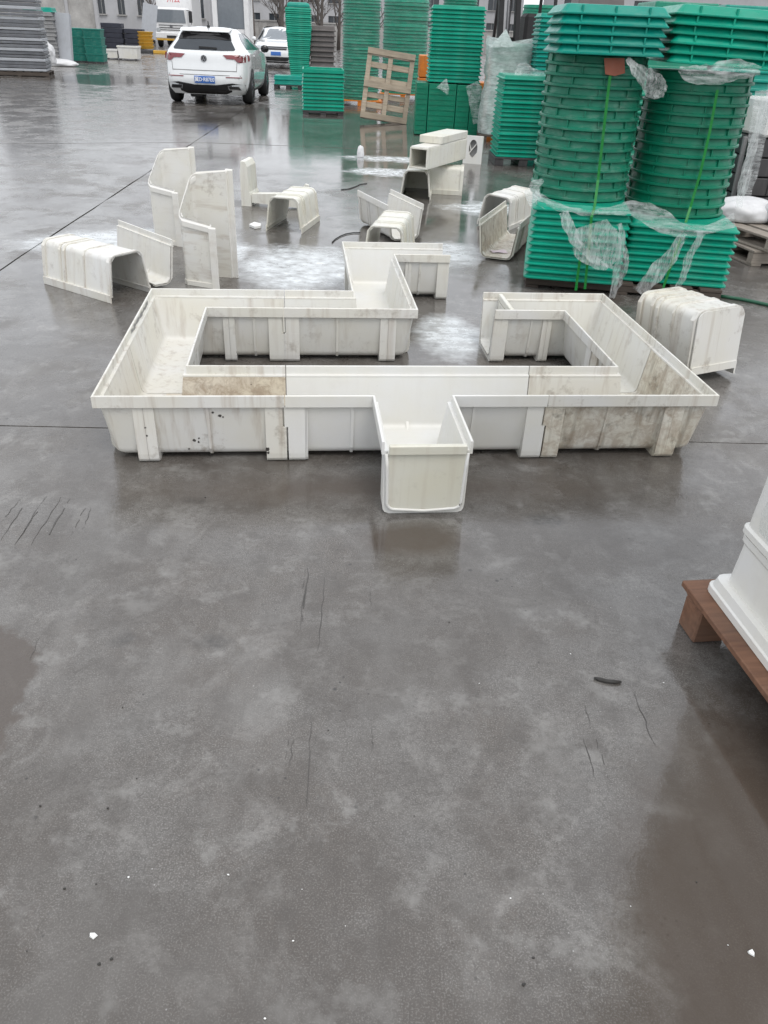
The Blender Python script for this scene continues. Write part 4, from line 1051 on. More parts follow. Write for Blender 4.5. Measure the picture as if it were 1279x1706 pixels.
# further towers along the back
tI = round_tray('round_mesh_e', 0.50, 0.075, M['g_far'], n=32, ribs=0)
for x, y, n_, ds in ((1.55, 27.0, 33, 'in the far tower behind the forklift mast'), (3.55, 24.5, 30, 'in the far tower right of the forklift'), (4.75, 25.0, 31, 'in the farthest right tower above the square lids')):
    stack('round_tray', tI, (x, y, 0.02), n_, 0.0735, 0, ds, 'round lids in the far towers', 'tray', 'pale green round lid', rnd_rot=True, jit=0.01)
tJ = rect_tray('tray_mesh_j', 0.62, 0.7, 0.075, M['g_teal'], 0.02, 0.02, ribs=False)
for x, y, n_, mt_, ds in ((2.56, 8.9, 24, M['g_far'], 'in the film-hazed stack directly behind the right square lids'), (3.22, 8.95, 24, M['g_teal'], 'in the teal stack behind the right square lids')):
    me = rect_tray('tray_mesh_k', 0.62, 0.7, 0.078, mt_, 0.012, 0.02, ribs=False)
    stack('green_tray', me, (x, y, 0.02), n_, 0.0765, 0.02, ds, 'green trays behind the square lids', 'tray', 'green tray', jit=0.006)
tK = rect_tray('tray_mesh_l', 0.62, 0.6, 0.10, M['brgrey'], 0.03, 0.02, ribs=False)
stack('grey_tray', tK, (2.35, 11.6, 0.0), 20, 0.098, 0.0, 'in the stack behind the left square lids', 'brown-grey trays behind the lids', 'tray', 'brown-grey tray')

# ------------------------------------------------------------------ straps, films and sacks on the strapped load
def ribbon(pts, w, mat, name, parent=None, thick=0.0012, face=(0, -1, 0)):
    P = [Vector(p) for p in pts]; vs, fs = [], []
    for i, p in enumerate(P):
        d = (P[min(i + 1, len(P) - 1)] - P[max(i - 1, 0)]).normalized(); s = d.cross(Vector(face)).normalized()
        f = Vector(face) * thick
        vs += [p - s * w / 2, p + s * w / 2, p + s * w / 2 - f, p - s * w / 2 - f]
    for i in range(len(P) - 1):
        for k in range(4):
            a = i * 4 + k; b = i * 4 + (k + 1) % 4; fs.append((a, b, b + 4, a + 4))
    fs += [(0, 1, 2, 3), tuple(len(vs) - 4 + k for k in range(4))]
    m = MB(); m.add(vs, fs); return m.build(name, mat, parent)
def strap(label, uv, name='plastic_strap'):
    o = ribbon([at(u, v, Y) for u, v, Y in uv], 0.018, M['strap'], name); return tag(o, label, 'strap', 'green straps round the load')
strap('green plastic strap down the left round stack', [(1020, 97, 5.655), (1012, 160, 5.65), (1004, 230, 5.645), (996, 300, 5.635), (990, 346, 5.56), (985, 362, 5.505), (979, 430, 5.50), (974, 482, 5.495)])
strap('green plastic strap down the right round stack', [(1195, 150, 5.735), (1182, 220, 5.73), (1166, 290, 5.725), (1150, 345, 5.715), (1138, 384, 5.62), (1122, 430, 5.56), (1100, 492, 5.555)])
strap('second green strap low on the left rectangular stack', [(966, 432, 5.505), (962, 460, 5.50), (959, 484, 5.495)])

def crease_strip(label, ctrl, widths, mat, n=46, nw=9, amp=0.018, seed=1, cat='film', name='stretch_film', parent=None):
    """crumpled film strip through control points (3D) with varying width"""
    rr = random.Random(seed); C = [Vector(c) for c in ctrl]
    def cr(P, t):
        k = min(int(t), len(P) - 2); f = t - k
        p0, p1, p2, p3 = P[max(k - 1, 0)], P[k], P[k + 1], P[min(k + 2, len(P) - 1)]
        return 0.5 * ((2 * p1) + (p2 - p0) * f + (2 * p0 - 5 * p1 + 4 * p2 - p3) * f * f + (3 * p1 - p0 - 3 * p2 + p3) * f ** 3)
    W = [Vector((w, 0, 0)) for w in widths]
    vs, fs = [], []
    ph = [rr.uniform(0, 6) for _ in range(6)]
    for i in range(n + 1):
        t = (len(C) - 1) * i / n; p = cr(C, t); d = (cr(C, min(len(C) - 1, t + 0.05)) - cr(C, max(0, t - 0.05))).normalized()
        s = d.cross(Vector((0, -1, 0)));
        if s.length < 1e-3: s = Vector((1, 0, 0))
        s.normalize(); w = max(0.004, cr(W, t).x)
        for j in range(nw + 1):
            k = j / nw - 0.5
            q = p + s * (k * w)
            nv = Vector((q.x * 9 + seed * 3.7, q.z * 9, seed * 1.3))
            fold = mnoise.noise(nv) + 0.55 * mnoise.noise(Vector((k * w * 60 + seed, t * 1.1, 4.0))) + 0.35 * mnoise.noise(nv * 2.7)
            edge = 0.012 * mnoise.noise(Vector((t * 2.6 + seed, k * 3, 9.0)))
            vs.append(q + s * (edge * abs(k) * 2) + Vector((0, -1, 0)) * max(0.004, 0.010 + amp * 0.9 * (fold + 0.5)))
    for i in range(n):
        for j in range(nw):
            a = i * (nw + 1) + j; fs.append((a, a + 1, a + nw + 2, a + nw + 1))
    m = MB(); m.add(vs, fs, True); o = m.build(name, mat, parent, fix=False)
    if label: tag(o, label, cat)
    return o
A = lambda u, v, Y: at(u, v, Y)
crease_strip('crumpled film band between the round stacks and rectangular stacks', [A(889, 322, 5.75), A(915, 338, 5.6), A(960, 352, 5.5), A(1010, 352, 5.5), A(1050, 346, 5.535), A(1090, 362, 5.535), A(1130, 382, 5.535), A(1170, 382, 5.535), A(1222, 366, 5.535)],
             [0.05, 0.05, 0.03, 0.05, 0.09, 0.14, 0.09, 0.06, 0.09], M['filmdense'], 90, 12, 0.022, 2)
crease_strip('film flap hanging off the left side of the strapped load', [A(905, 300, 5.86), A(892, 308, 5.84), A(886, 322, 5.82), A(892, 338, 5.75), A(905, 346, 5.5)], [0.02, 0.07, 0.10, 0.09, 0.03], M['filmdense'], 30, 8, 0.02, 3)
crease_strip('twisted film rope hanging in an arc over the left rectangular stack', [A(938, 352, 5.5), A(950, 385, 5.47), A(965, 410, 5.47), A(990, 432, 5.47), A(1020, 446, 5.47)], [0.06, 0.07, 0.055, 0.04, 0.02], M['filmhang'], 46, 9, 0.016, 4)
crease_strip('loose clear film sheet over the middle of the left rectangular stack', [A(985, 372, 5.47), A(990, 400, 5.47), A(1005, 420, 5.47), A(1018, 440, 5.47)], [0.20, 0.30, 0.26, 0.12], M['filmhang'], 30, 20, 0.020, 5)
crease_strip('film tail hanging down between the two rectangular stacks', [A(1030, 372, 5.47), A(1036, 410, 5.47), A(1034, 440, 5.47), A(1026, 470, 5.47), A(1018, 496, 5.47)], [0.03, 0.05, 0.09, 0.08, 0.03], M['filmhang'], 40, 8, 0.018, 6)
crease_strip('slanting film strip left of the right strap', [A(1140, 388, 5.535), A(1115, 425, 5.535), A(1090, 455, 5.535), A(1062, 486, 5.535)], [0.05, 0.10, 0.12, 0.10], M['filmhang'], 40, 10, 0.02, 7)
crease_strip('slanting film strip right of the right strap', [A(1168, 388, 5.535), A(1150, 420, 5.535), A(1138, 455, 5.535), A(1126, 482, 5.535)], [0.06, 0.05, 0.05, 0.04], M['filmhang'], 36, 8, 0.016, 8)
crease_strip('bunched film hanging from under the left square lids', [A(1042, 99, 5.6), A(1058, 115, 5.58), A(1075, 130, 5.6), A(1092, 146, 5.66), A(1106, 152, 5.7)], [0.03, 0.06, 0.11, 0.13, 0.06], M['filmhang'], 44, 12, 0.03, 9)
crease_strip('thick white film bunch under the right square lids', [A(1128, 116, 5.72), A(1155, 124, 5.66), A(1185, 124, 5.64), A(1220, 117, 5.64), A(1262, 118, 5.7)], [0.03, 0.10, 0.12, 0.12, 0.05], M['filmdense'], 60, 12, 0.04, 10)
crease_strip('clear film hanging down the right side of the right round stack', [A(1274, 150, 5.95), A(1262, 200, 5.97), A(1250, 250, 5.98), A(1238, 300, 5.98), A(1228, 345, 5.95)], [0.05, 0.05, 0.06, 0.07, 0.05], M['filmhang'], 50, 8, 0.02, 11)
crease_strip('clear film lying over the stack bundle right of upright panels', [A(785, 140, 14.95), A(792, 160, 14.93), A(794, 180, 14.93), A(797, 205, 14.93)], [0.20, 0.26, 0.22, 0.18], M['film'], 30, 10, 0.03, 12)
crease_strip('small film tongue over the front of the dark upright panels', [A(735, 138, 14.93), A(742, 148, 14.92), A(745, 158, 14.92)], [0.22, 0.12, 0.02], M['filmdense'], 20, 8, 0.03, 13)
crease_strip('crumpled film on top of the free-standing bright green stack', [A(858, 128, 11.9), A(868, 116, 11.95), A(885, 122, 11.95), A(905, 126, 11.95), A(918, 124, 12)], [0.05, 0.16, 0.12, 0.10, 0.05], M['filmdense'], 40, 10, 0.08, 14)
# terracotta card tucked under the strap
m = MB(); p = [A(1006, 97, 5.645), A(1040, 97, 5.645), A(1041, 122, 5.648), A(1024, 127, 5.645), A(1008, 124, 5.648)]
m.prism(p, (0, 0.004, 0)); o = m.build('card_piece', M['terracotta']); tag(o, 'red-brown card piece tucked under the strap of the left round stack', 'card')

# right side: grey crates, film, sacks and old pallets
def lump(name, label, c, r, sc, mat, seed, cat):
    rr = random.Random(seed); bm = bmesh.new(); bmesh.ops.create_icosphere(bm, subdivisions=4, radius=1)
    ph = [Vector((rr.uniform(-1, 1), rr.uniform(-1, 1), rr.uniform(-1, 1))).normalized() for _ in range(16)]
    fr = [rr.uniform(2.5, 9) for _ in range(16)]; of = [rr.uniform(0, 6) for _ in range(16)]
    for v in bm.verts:
        d = sum(abs(math.sin(v.co.dot(ph[k]) * fr[k] + of[k])) * (1.6 / fr[k]) for k in range(16)) / 3.2
        q = v.co * (0.72 + 0.42 * d); v.co = Vector((q.x * sc[0], q.y * sc[1], max(-0.45, q.z) * sc[2])) * r
    for f in bm.faces: f.smooth = True
    me = bpy.data.meshes.new(name); bm.to_mesh(me); bm.free(); me.materials.append(mat)
    o = link_mesh(name, me, None, c); return tag(o, label, cat)
plank_pallet('wooden_pallet', 'upper old wooden pallet at the right behind the rectangular stack', (3.42, 7.18, 0.13), 0.32, 1.2, 1.0, 0.115, M['woodgrey'], 7)
plank_pallet('wooden_pallet', 'lower old wooden pallet at the right edge, under another pallet', (3.40, 7.22, 0.0), 0.22, 1.2, 1.0, 0.125, M['woodgrey'], 7)
lump('plastic_sack', 'crumpled white sack on the old pallets, nearest the green stack', (3.02, 7.25, 0.30), 0.17, (1.5, 1.0, 0.65), M['bag'], 5, 'sack')
lump('plastic_sack', 'large crumpled white sack on the old pallets at the right edge', (3.40, 7.10, 0.34), 0.21, (1.0, 1.0, 0.8), M['bag'], 6, 'sack')
lump('plastic_sack', 'pale sack lying at the front of the old pallets', (3.33, 6.62, 0.30), 0.13, (0.9, 0.9, 1.2), M['bag'], 8, 'sack')
root = thing('grey_crate', 'dark grey ribbed crate stack behind the white sacks', 'crate', (3.62, 8.15, 0), 0.05)
for k in range(5):
    q = MB(); q.box((0, 0, 0.10 + k * 0.165), (0.9, 0.6, 0.155), ch=0.008); q.build('crate_tier', M['dkgrey'], root)
    for x in (-0.44, -0.2, 0.04, 0.28):
        q = MB(); q.box((x, -0.305, 0.10 + k * 0.165), (0.02, 0.02, 0.13)); q.build('rib', M['dkgrey'], root)
m = MB(); m.box((-0.47, -0.20, 0.42), (0.035, 0.035, 0.84), (0, -0.05, 0), ch=0.003); m.build('corner_post', M['grey'], root)
root = thing('white_carton', 'white film-wrapped carton on the dark grey crates', 'carton', (3.66, 8.12, 0.84), 0.08)
m = MB(); m.box((0, 0, 0.16), (0.86, 0.56, 0.30), ch=0.02); m.build('carton_body', M['whitecrate'], root)
m = MB(); m.box((-0.03, -0.25, 0.315), (0.5, 0.2, 0.05), (0.05, 0.03, 0), ch=0.01); m.build('folded_flap', M['whitecrate'], root)
crease_strip('clear film curtain beside the dark grey crates', [A(1272, 150, 7.6), A(1262, 220, 7.6), A(1250, 280, 7.6), A(1240, 330, 7.6)], [0.16, 0.16, 0.14, 0.08], M['film'], 40, 10, 0.03, 21)

# green hose on the ground at the right
pts = [gpt(1196, 496), gpt(1212, 498), gpt(1232, 501), gpt(1256, 506), gpt(1279, 511), gpt(1310, 520)]
m = MB(); m.tube([p + Vector((0, 0, 0.012)) for p in pts], 0.012, 10); o = m.build('garden_hose', M['hose']); tag(o, 'dark green hose on the wet ground beyond the tilted channel', 'hose')
# black cable loops in the puddle
m = MB(); m.tube([gpt(u, v) + Vector((0, 0, 0.006)) for u, v in ((553, 405), (558, 400), (566, 395), (576, 391), (588, 389), (600, 389))], 0.0045, 8); o = m.build('cable_piece', M['black']); tag(o, 'black curved cable left of the upside-down channel', 'cable')
m = MB(); m.tube([gpt(u, v) + Vector((0, 0, 0.006)) for u, v in ((568, 317), (580, 316), (592, 312), (600, 308), (611, 307))], 0.005, 8); o = m.build('cable_piece', M['black']); tag(o, 'black wavy cable piece lying in the far puddle', 'cable')
o = lump('plastic_bottle', 'small white lump of plastic standing in the far puddle', (-0.555, 11.95, 0.045), 0.08, (0.55, 0.55, 1.2), M['bag'], 17, 'scrap')
m = MB(); pp = [gpt(415, 378), gpt(424, 374), gpt(435, 377), gpt(434, 381), gpt(424, 382)]; m.prism([p + Vector((0, 0, 0.003)) for p in pp], (0, 0, 0.02)); o = m.build('plastic_scrap', M['chip']); tag(o, 'flat white plastic scrap left of the upside-down channel in the puddle', 'scrap')
# curved stick
m = MB(); m.tube([gpt(u, v) + Vector((0, 0, 0.005)) for u, v in ((989, 1131), (998, 1134), (1010, 1137), (1022, 1138), (1034, 1138))], [0.003, 0.0065, 0.006, 0.006, 0.003], 8); o = m.build('dark_stick', M['pebble']); tag(o, 'short dark curved stick on the concrete near the brown pallet', 'stick')

# chips of white plastic and grit
def flake(u, v, r, mat, name, label, cat, group, seed):
    rr = random.Random(seed); p = gpt(u, v); n = rr.choice((5, 6, 7)); poly = []
    for k in range(n):
        a = 2 * PI * k / n + rr.uniform(-0.3, 0.3); q = r * rr.uniform(0.6, 1.15); poly.append((p.x + q * math.cos(a), p.y + q * 0.8 * math.sin(a), 0.0015))
    m = MB(); top = [(x * 0.8 + p.x * 0.2, y * 0.8 + p.y * 0.2, 0.0015 + r * rr.uniform(0.25, 0.6)) for x, y, z in poly]
    m.add(poly + top, [tuple(range(n, 2 * n))] + [(i, (i + 1) % n, n + (i + 1) % n, n + i) for i in range(n)])
    o = m.build(name, mat); tag(o, label, cat, group)
flake(155, 1559, 0.0095, M['chip'], 'white_chip', 'largest white plastic chip at the lower left of the concrete', 'chip', 'white chips on the concrete', 1)
flake(1250, 1588, 0.0090, M['chip'], 'white_chip', 'white plastic chip at the lower right in the brown patch on the wet concrete', 'chip', 'white chips on the concrete', 2)
sm_ = [(575, 1543), (488, 1568), (503, 1482), (380, 1458), (441, 1697), (850, 1497), (1050, 1510), (1105, 1138), (798, 1139), (950, 1090), (1212, 1575), (214, 1462)]
for i, (u, v) in enumerate(sm_):
    flake(u, v, R.uniform(0.0014, 0.0032), M['chip'], 'white_chip', 'tiny white plastic chip scattered on the wet concrete', 'chip', 'white chips on the concrete', 10 + i)
gr = [(180, 1347), (228, 1297), (160, 1473), (107, 1481), (165, 1606), (186, 1598), (45, 1585), (547, 1217), (748, 1037), (342, 829), (204, 1179), (67, 1343), (872, 1640), (888, 1596), (690, 1360), (1160, 1470)]
for i, (u, v) in enumerate(gr):
    flake(u, v, R.uniform(0.0018, 0.0045), M['pebble'], 'grit_piece', 'small dark piece of grit on the wet concrete', 'grit', 'grit on the concrete', 60 + i)

# ------------------------------------------------------------------ white goods on the brown pallet, right foreground
root = thing('brown_pallet', 'rust-brown pallet at the right edge carrying white crates', 'pallet', (0.925, 1.945, 0), math.radians(8.5))
m = MB()
for k in range(7):
    q = MB(); q.box((0.07 + k * 0.166, -0.53 + R.uniform(-0.004, 0.004), 0.1425 + R.uniform(-0.001, 0.001)), (0.150, 1.06, 0.021), (0, 0, R.uniform(-0.003, 0.003)), ch=0.003); q.build('deck_board', M['brownpallet'], root)
for y in (-0.07, -0.99):
    q = MB(); q.box((0.60, y, 0.122), (1.18, 0.10, 0.019), ch=0.002); q.build('cross_board', M['brownpallet'], root)
for x in (0.06, 0.6, 1.14):
    for y in (-0.07, -0.99):
        q = MB(); q.box((x, y, 0.056), (0.10, 0.10, 0.112), ch=0.005); q.build('foot_block', M['brownpallet'], root)
def white_crate(label, z, hgt, bulge=0.0, base=False):
    root = thing('white_crate', label, 'crate', (1.428, 1.548, z), math.radians(7.5), 'white crates on the brown pallet')
    W, D = 0.80, 0.84
    def ol(i): return rrect(W / 2 - i, D / 2 - i, 0.03)
    if base:
        me = loft_mesh('base_flange', ol, [(0.006, 0.0), (0.0, 0.004), (0.0, 0.026), (0.006, 0.030), (0.012, 0.056), (0.028, 0.060)], None, M['whitecrate']); link_mesh('base_flange', me, root)
        me = loft_mesh('crate_wall', ol, [(0.034, 0.055), (0.040, hgt - 0.03), (0.034, hgt - 0.02), (0.034, hgt)], None, M['whitecrate']); link_mesh('crate_wall', me, root)
    else:
        me = loft_mesh('rim_band', ol, [(0.036, 0.0), (0.029, 0.006), (0.029, 0.024), (0.037, 0.030)], None, M['whitecrate']); link_mesh('rim_band', me, root)
        me = loft_mesh('crate_wall', ol, [(0.037, 0.026), (0.042, hgt - 0.02), (0.040, hgt)], None, M['whitecrate']); link_mesh('crate_wall', me, root)
    return root
zz = 0.152
white_crate('lowest white crate on the brown pallet, with stepped base flange', zz, 0.225, base=True); zz += 0.226
for k in range(8):
    nm = ['second', 'third', 'fourth', 'fifth', 'sixth', 'seventh', 'eighth', 'ninth'][k]
    white_crate('white nested crate, %s from the bottom on the brown pallet' % nm, zz, 0.245); zz += 0.246
vs, fs = [], []; nn, nz = 64, 40
for j in range(nz + 1):
    z = 0.42 + (zz - 0.42) * j / nz
    for k in range(nn):
        a = 2 * PI * k / nn; ca, sa = math.cos(a), math.sin(a); s_ = (abs(ca) ** 14 + abs(sa) ** 14) ** (-1 / 14)
        r = s_ * (1 + 0.004 * math.sin(a * 13 + z * 40)) ; o_ = R.uniform(-0.002, 0.002)
        lx, ly = (0.3665 + o_ + 0.003 * math.sin(z * 55 + a * 3)) * r * ca, (0.3865 + o_) * r * sa; c7, s7 = math.cos(0.131), math.sin(0.131)
        vs.append((1.428 + lx * c7 - ly * s7, 1.548 + lx * s7 + ly * c7, z))
for j in range(nz):
    for k in range(nn):
        a = j * nn + k; b = j * nn + (k + 1) % nn; fs.append((a, b, b + nn, a + nn))
m = MB(); m.add(vs, fs, True); o = m.build('stretch_film', M['filmthin'], fix=False); tag(o, 'clear film wrapped round the white crates at the right edge', 'film')

# ------------------------------------------------------------------ vehicles
class Car:
    """body defined by levels (z, half width, rear y, front y); rear at y=0, nose towards +y"""
    def __init__(s, levels, n=5.0): s.lv = levels; s.n = n
    def lev(s, z):
        L = s.lv
        if z <= L[0][0]: return L[0][1:]
        for i in range(len(L) - 1):
            if z <= L[i + 1][0]:
                t = (z - L[i][0]) / (L[i + 1][0] - L[i][0])
                p0, p1, p2, p3 = L[max(i - 1, 0)], L[i], L[i + 1], L[min(i + 2, len(L) - 1)]
                out = []
                for k in (1, 2, 3):
                    m1 = (p2[k] - p0[k]) / max(1e-6, p2[0] - p0[0]) * (p2[0] - p1[0]); m2 = (p3[k] - p1[k]) / max(1e-6, p3[0] - p1[0]) * (p2[0] - p1[0])
                    d = p2[k] - p1[k]
                    m1 = max(-abs(d) * 2.5, min(abs(d) * 2.5, m1)); m2 = max(-abs(d) * 2.5, min(abs(d) * 2.5, m2))
                    out.append((2 * t ** 3 - 3 * t * t + 1) * p1[k] + (t ** 3 - 2 * t * t + t) * m1 + (-2 * t ** 3 + 3 * t * t) * p2[k] + (t ** 3 - t * t) * m2)
                return out
        return L[-1][1:]
    def rear(s, x, z):
        hw, yr, yf = s.lev(z); h = (yf - yr) / 2; m = (yf + yr) / 2
        return m - h * max(0.0, 1 - min(1, abs(x / hw)) ** s.n) ** (1 / s.n) if False else yr + s.bulge * (abs(x / hw) ** 2.2) * 0.5 + s.cor * max(0, (abs(x / hw) - 0.86) / 0.14) ** 2
    def front(s, x, z):
        hw, yr, yf = s.lev(z); return yf - s.fb * (abs(x / hw) ** 2.2) - s.cor * max(0, (abs(x / hw) - 0.86) / 0.14) ** 2
    bulge, cor, fb = 0.17, 0.22, 0.30
    def side(s, y, z):
        hw, yr, yf = s.lev(z)
        t = max(0, 1 - (y - yr) / 0.5); u = max(0, 1 - (yf - y) / 0.8)
        return hw * (1 - 0.05 * t * t - 0.10 * u * u)
    def body(s, root, mat):
        vs, fs = [], []
        zs = [];
        for i in range(len(s.lv) - 1):
            for k in range(3): zs.append(s.lv[i][0] + (s.lv[i + 1][0] - s.lv[i][0]) * k / 3)
        zs.append(s.lv[-1][0])
        fr = [-1, -0.985, -0.95, -0.9, -0.8, -0.65, -0.4, -0.15, 0.15, 0.4, 0.65, 0.8, 0.9, 0.95, 0.985, 1]
        sy = [0.06, 0.14, 0.25, 0.4, 0.55, 0.7, 0.82, 0.92]
        n = None
        for z in zs:
            hw, yr, yf = s.lev(z); loop = []
            for f in fr: loop.append((f * hw * 0.95 if True else 0, s.rear(f * hw, z), z))
            # right side going forward
            y0, y1 = s.rear(hw, z), s.front(hw, z)
            for k in sy: y = y0 + (y1 - y0) * k; loop.append((s.side(y, z), y, z))
            for f in fr[::-1]: loop.append((f * hw * 0.90, s.front(f * hw, z), z))
            for k in sy[::-1]: y = y0 + (y1 - y0) * k; loop.append((-s.side(y, z), y, z))
            n = len(loop); vs += loop
        for i in range(len(zs) - 1):
            for k in range(n):
                a = i * n + k; b = i * n + (k + 1) % n; fs.append((a, b, b + n, a + n))
        m = MB(); m.add(vs, fs, True)
        m.add([vs[(len(zs) - 1) * n + k] for k in range(n)], [tuple(range(n))], True); m.add([vs[k] for k in range(n)], [tuple(range(n))])
        return m.build('body', mat, root)
    def on_rear(s, root, name, poly, mat, off=0.008, thick=0.03, dens=None):
        """polygon in (x, z) pressed on to the tail"""
        pts = []
        for i in range(len(poly)):
            a, b = poly[i], poly[(i + 1) % len(poly)]
            for k in range(4): pts.append((a[0] + (b[0] - a[0]) * k / 4, a[1] + (b[1] - a[1]) * k / 4))
        cx = sum(p[0] for p in pts) / len(pts); cz = sum(p[1] for p in pts) / len(pts)
        def f(x, z): return (x * 0.95, s.rear(x, z) - off, z)
        return s._fan(root, name, pts, (cx, cz), f, mat, Vector((0, thick, 0)))
    def on_front(s, root, name, poly, mat, off=0.008, thick=0.03):
        pts = []
        for i in range(len(poly)):
            a, b = poly[i], poly[(i + 1) % len(poly)]
            for k in range(4): pts.append((a[0] + (b[0] - a[0]) * k / 4, a[1] + (b[1] - a[1]) * k / 4))
        cx = sum(p[0] for p in pts) / len(pts); cz = sum(p[1] for p in pts) / len(pts)
        def f(x, z): return (x * 0.90, s.front(x, z) + off, z)
        return s._fan(root, name, pts, (cx, cz), f, mat, Vector((0, -thick, 0)))
    def on_side(s, root, name, poly, mat, sgn, off=0.006, thick=0.03):
        pts = []
        for i in range(len(poly)):
            a, b = poly[i], poly[(i + 1) % len(poly)]
            for k in range(4): pts.append((a[0] + (b[0] - a[0]) * k / 4, a[1] + (b[1] - a[1]) * k / 4))
        cy = sum(p[0] for p in pts) / len(pts); cz = sum(p[1] for p in pts) / len(pts)
        def f(y, z): return (sgn * (s.side(y, z) + off), y, z)
        return s._fan(root, name, pts, (cy, cz), f, mat, Vector((-sgn * thick, 0, 0)))
    def _fan(s, root, name, pts, c, f, mat, back):
        n = len(pts); vs = [f(*c)]; rings = (0.33, 0.66, 1.0)
        for k in rings: vs += [f(c[0] + (p[0] - c[0]) * k, c[1] + (p[1] - c[1]) * k) for p in pts]
        fs = [(0, 1 + i, 1 + (i + 1) % n) for i in range(n)]
        for r in range(2):
            for i in range(n): a = 1 + r * n + i; b = 1 + r * n + (i + 1) % n; fs.append((a, b, b + n, a + n))
        o = len(vs); vs += [tuple(Vector(v) + back) for v in vs[1 + 2 * n:1 + 3 * n]]
        for i in range(n): a = 1 + 2 * n + i; b = 1 + 2 * n + (i + 1) % n; fs.append((a, b, o + (i + 1) % n, o + i))
        m = MB(); m.add(vs, fs, False); return m.build(name, mat, root)

def wheel(root, x, y, r, w, sgn):
    t = MB(); xo = x; prof = [(r * 0.62, -w / 2), (r * 0.93, -w / 2), (r, -w * 0.32), (r, w * 0.32), (r * 0.93, w / 2), (r * 0.62, w / 2)]
    Mx = Matrix.Translation((xo, y, r))
    t.lathe(prof, 28, Mx, True, 'x'); o = t.build('tyre', M['black'], root)
    q = MB(); q.lathe([(0.01, sgn * w * 0.40), (r * 0.20, sgn * w * 0.42), (r * 0.58, sgn * w * 0.38), (r * 0.66, sgn * w * 0.47), (r * 0.66, -sgn * w * 0.4)], 28, Mx, True, 'x')
    for k in range(5):
        a = 2 * PI * k / 5
        q.bar((xo + sgn * w * 0.43, y, r), (xo + sgn * w * 0.43, y + r * 0.62 * math.cos(a), r + r * 0.62 * math.sin(a)), 0.045, 0.03)
    q.build('rim', M['chrome'], o)
    return o
def text_mesh(body, size, mat, parent, mat4, name='lettering', ext=0.002, bold=0.0):
    cu = bpy.data.curves.new('lettering_curve', 'FONT'); cu.body = body; cu.size = size; cu.align_x = 'CENTER'; cu.align_y = 'CENTER'; cu.extrude = ext; cu.offset = bold
    tmp = bpy.data.objects.new('tmp', cu); COL.objects.link(tmp)
    dg = bpy.context.evaluated_depsgraph_get(); me = bpy.data.meshes.new_from_object(tmp.evaluated_get(dg))
    bpy.data.objects.remove(tmp); bpy.data.curves.remove(cu)
    me.materials.clear(); me.materials.append(mat)
    o = bpy.data.objects.new(name, me); COL.objects.link(o); o.parent = parent; o.matrix_local = mat4
    return o
RX90 = Matrix.Rotation(PI / 2, 4, 'X')

# white hatchback seen from behind
hb = Car([(0.20, 0.80, 0.14, 4.10), (0.30, 0.86, 0.05, 4.22), (0.46, 0.885, 0.0, 4.27), (0.62, 0.894, 0.02, 4.28), (0.78, 0.895, 0.055, 4.20), (0.90, 0.888, 0.075, 3.95), (0.98, 0.86, 0.11, 3.30), (1.04, 0.815, 0.16, 3.05),
          (1.16, 0.72, 0.28, 2.72), (1.28, 0.635, 0.40, 2.35), (1.355, 0.575, 0.46, 2.05), (1.40, 0.50, 0.66, 1.85), (1.425, 0.34, 1.0, 1.62)])
hroot = thing('white_hatchback', 'white hatchback car with red tail lights, seen from behind', 'car', (-4.21, 18.80, 0), 0.03)
hb.body(hroot, M['whitepaint']); hroot.scale = (1.0, 1.0, 1.01)
hb.on_rear(hroot, 'rear_window', [(-0.66, 1.02), (-0.4, 1.012), (0.4, 1.012), (0.66, 1.02), (0.68, 1.045), (0.60, 1.16), (0.535, 1.25), (-0.535, 1.25), (-0.60, 1.16), (-0.68, 1.045)], M['glass'], 0.008)
hb.on_rear(hroot, 'window_top_band', [(-0.585, 1.20), (0.0, 1.215), (0.585, 1.20), (0.545, 1.30), (0.50, 1.328), (0.0, 1.335), (-0.50, 1.328), (-0.545, 1.30)], M['blackgloss'], 0.016)
q = MB(); q.prism([(-0.52, 0.375, 1.343), (0.52, 0.375, 1.343), (0.535, 0.68, 1.385), (-0.535, 0.68, 1.385)], (0, 0.01, 0.02)); q.build('roof_spoiler', M['whitepaint'], hroot)
q = MB(); q.bar((-0.10, hb.rear(0, 1.06) - 0.025, 1.062), (0.27, hb.rear(0, 1.06) - 0.022, 1.05), 0.03, 0.035); q.build('wiper', M['black'], hroot)
for s in (-1, 1):
    nm = 'tail_light'
    hb.on_rear(hroot, nm, [(s * 0.42, 0.94), (s * 0.885, 0.95), (s * 0.89, 0.81), (s * 0.74, 0.81), (s * 0.67, 0.865), (s * 0.50, 0.87)], M['taillight'], 0.014, 0.05)
    hb.on_side(hroot, nm, [(0.47, 0.83), (0.60, 0.87), (0.58, 0.94), (0.47, 0.945)], M['taillight'], s, 0.010)
    hb.on_rear(hroot, 'reflector', [(s * 0.47, 0.545), (s * 0.82, 0.545), (s * 0.82, 0.527), (s * 0.47, 0.527)], M['taillight'], 0.010)
    hb.on_rear(hroot, 'exhaust_trim', [(s * 0.50, 0.375), (s * 0.75, 0.375), (s * 0.79, 0.30), (s * 0.52, 0.30)], M['chrome'], 0.022, 0.03)
    hb.on_rear(hroot, 'exhaust_hole', [(s * 0.52, 0.362), (s * 0.735, 0.362), (s * 0.765, 0.313), (s * 0.54, 0.313)], M['blackgloss'], 0.028, 0.03)
hb.on_rear(hroot, 'lower_bumper', [(-0.86, 0.21), (0.86, 0.21), (0.868, 0.40), (0.60, 0.43), (0.45, 0.385), (-0.45, 0.385), (-0.60, 0.43), (-0.868, 0.40)], M['blackgloss'], 0.012, 0.2)
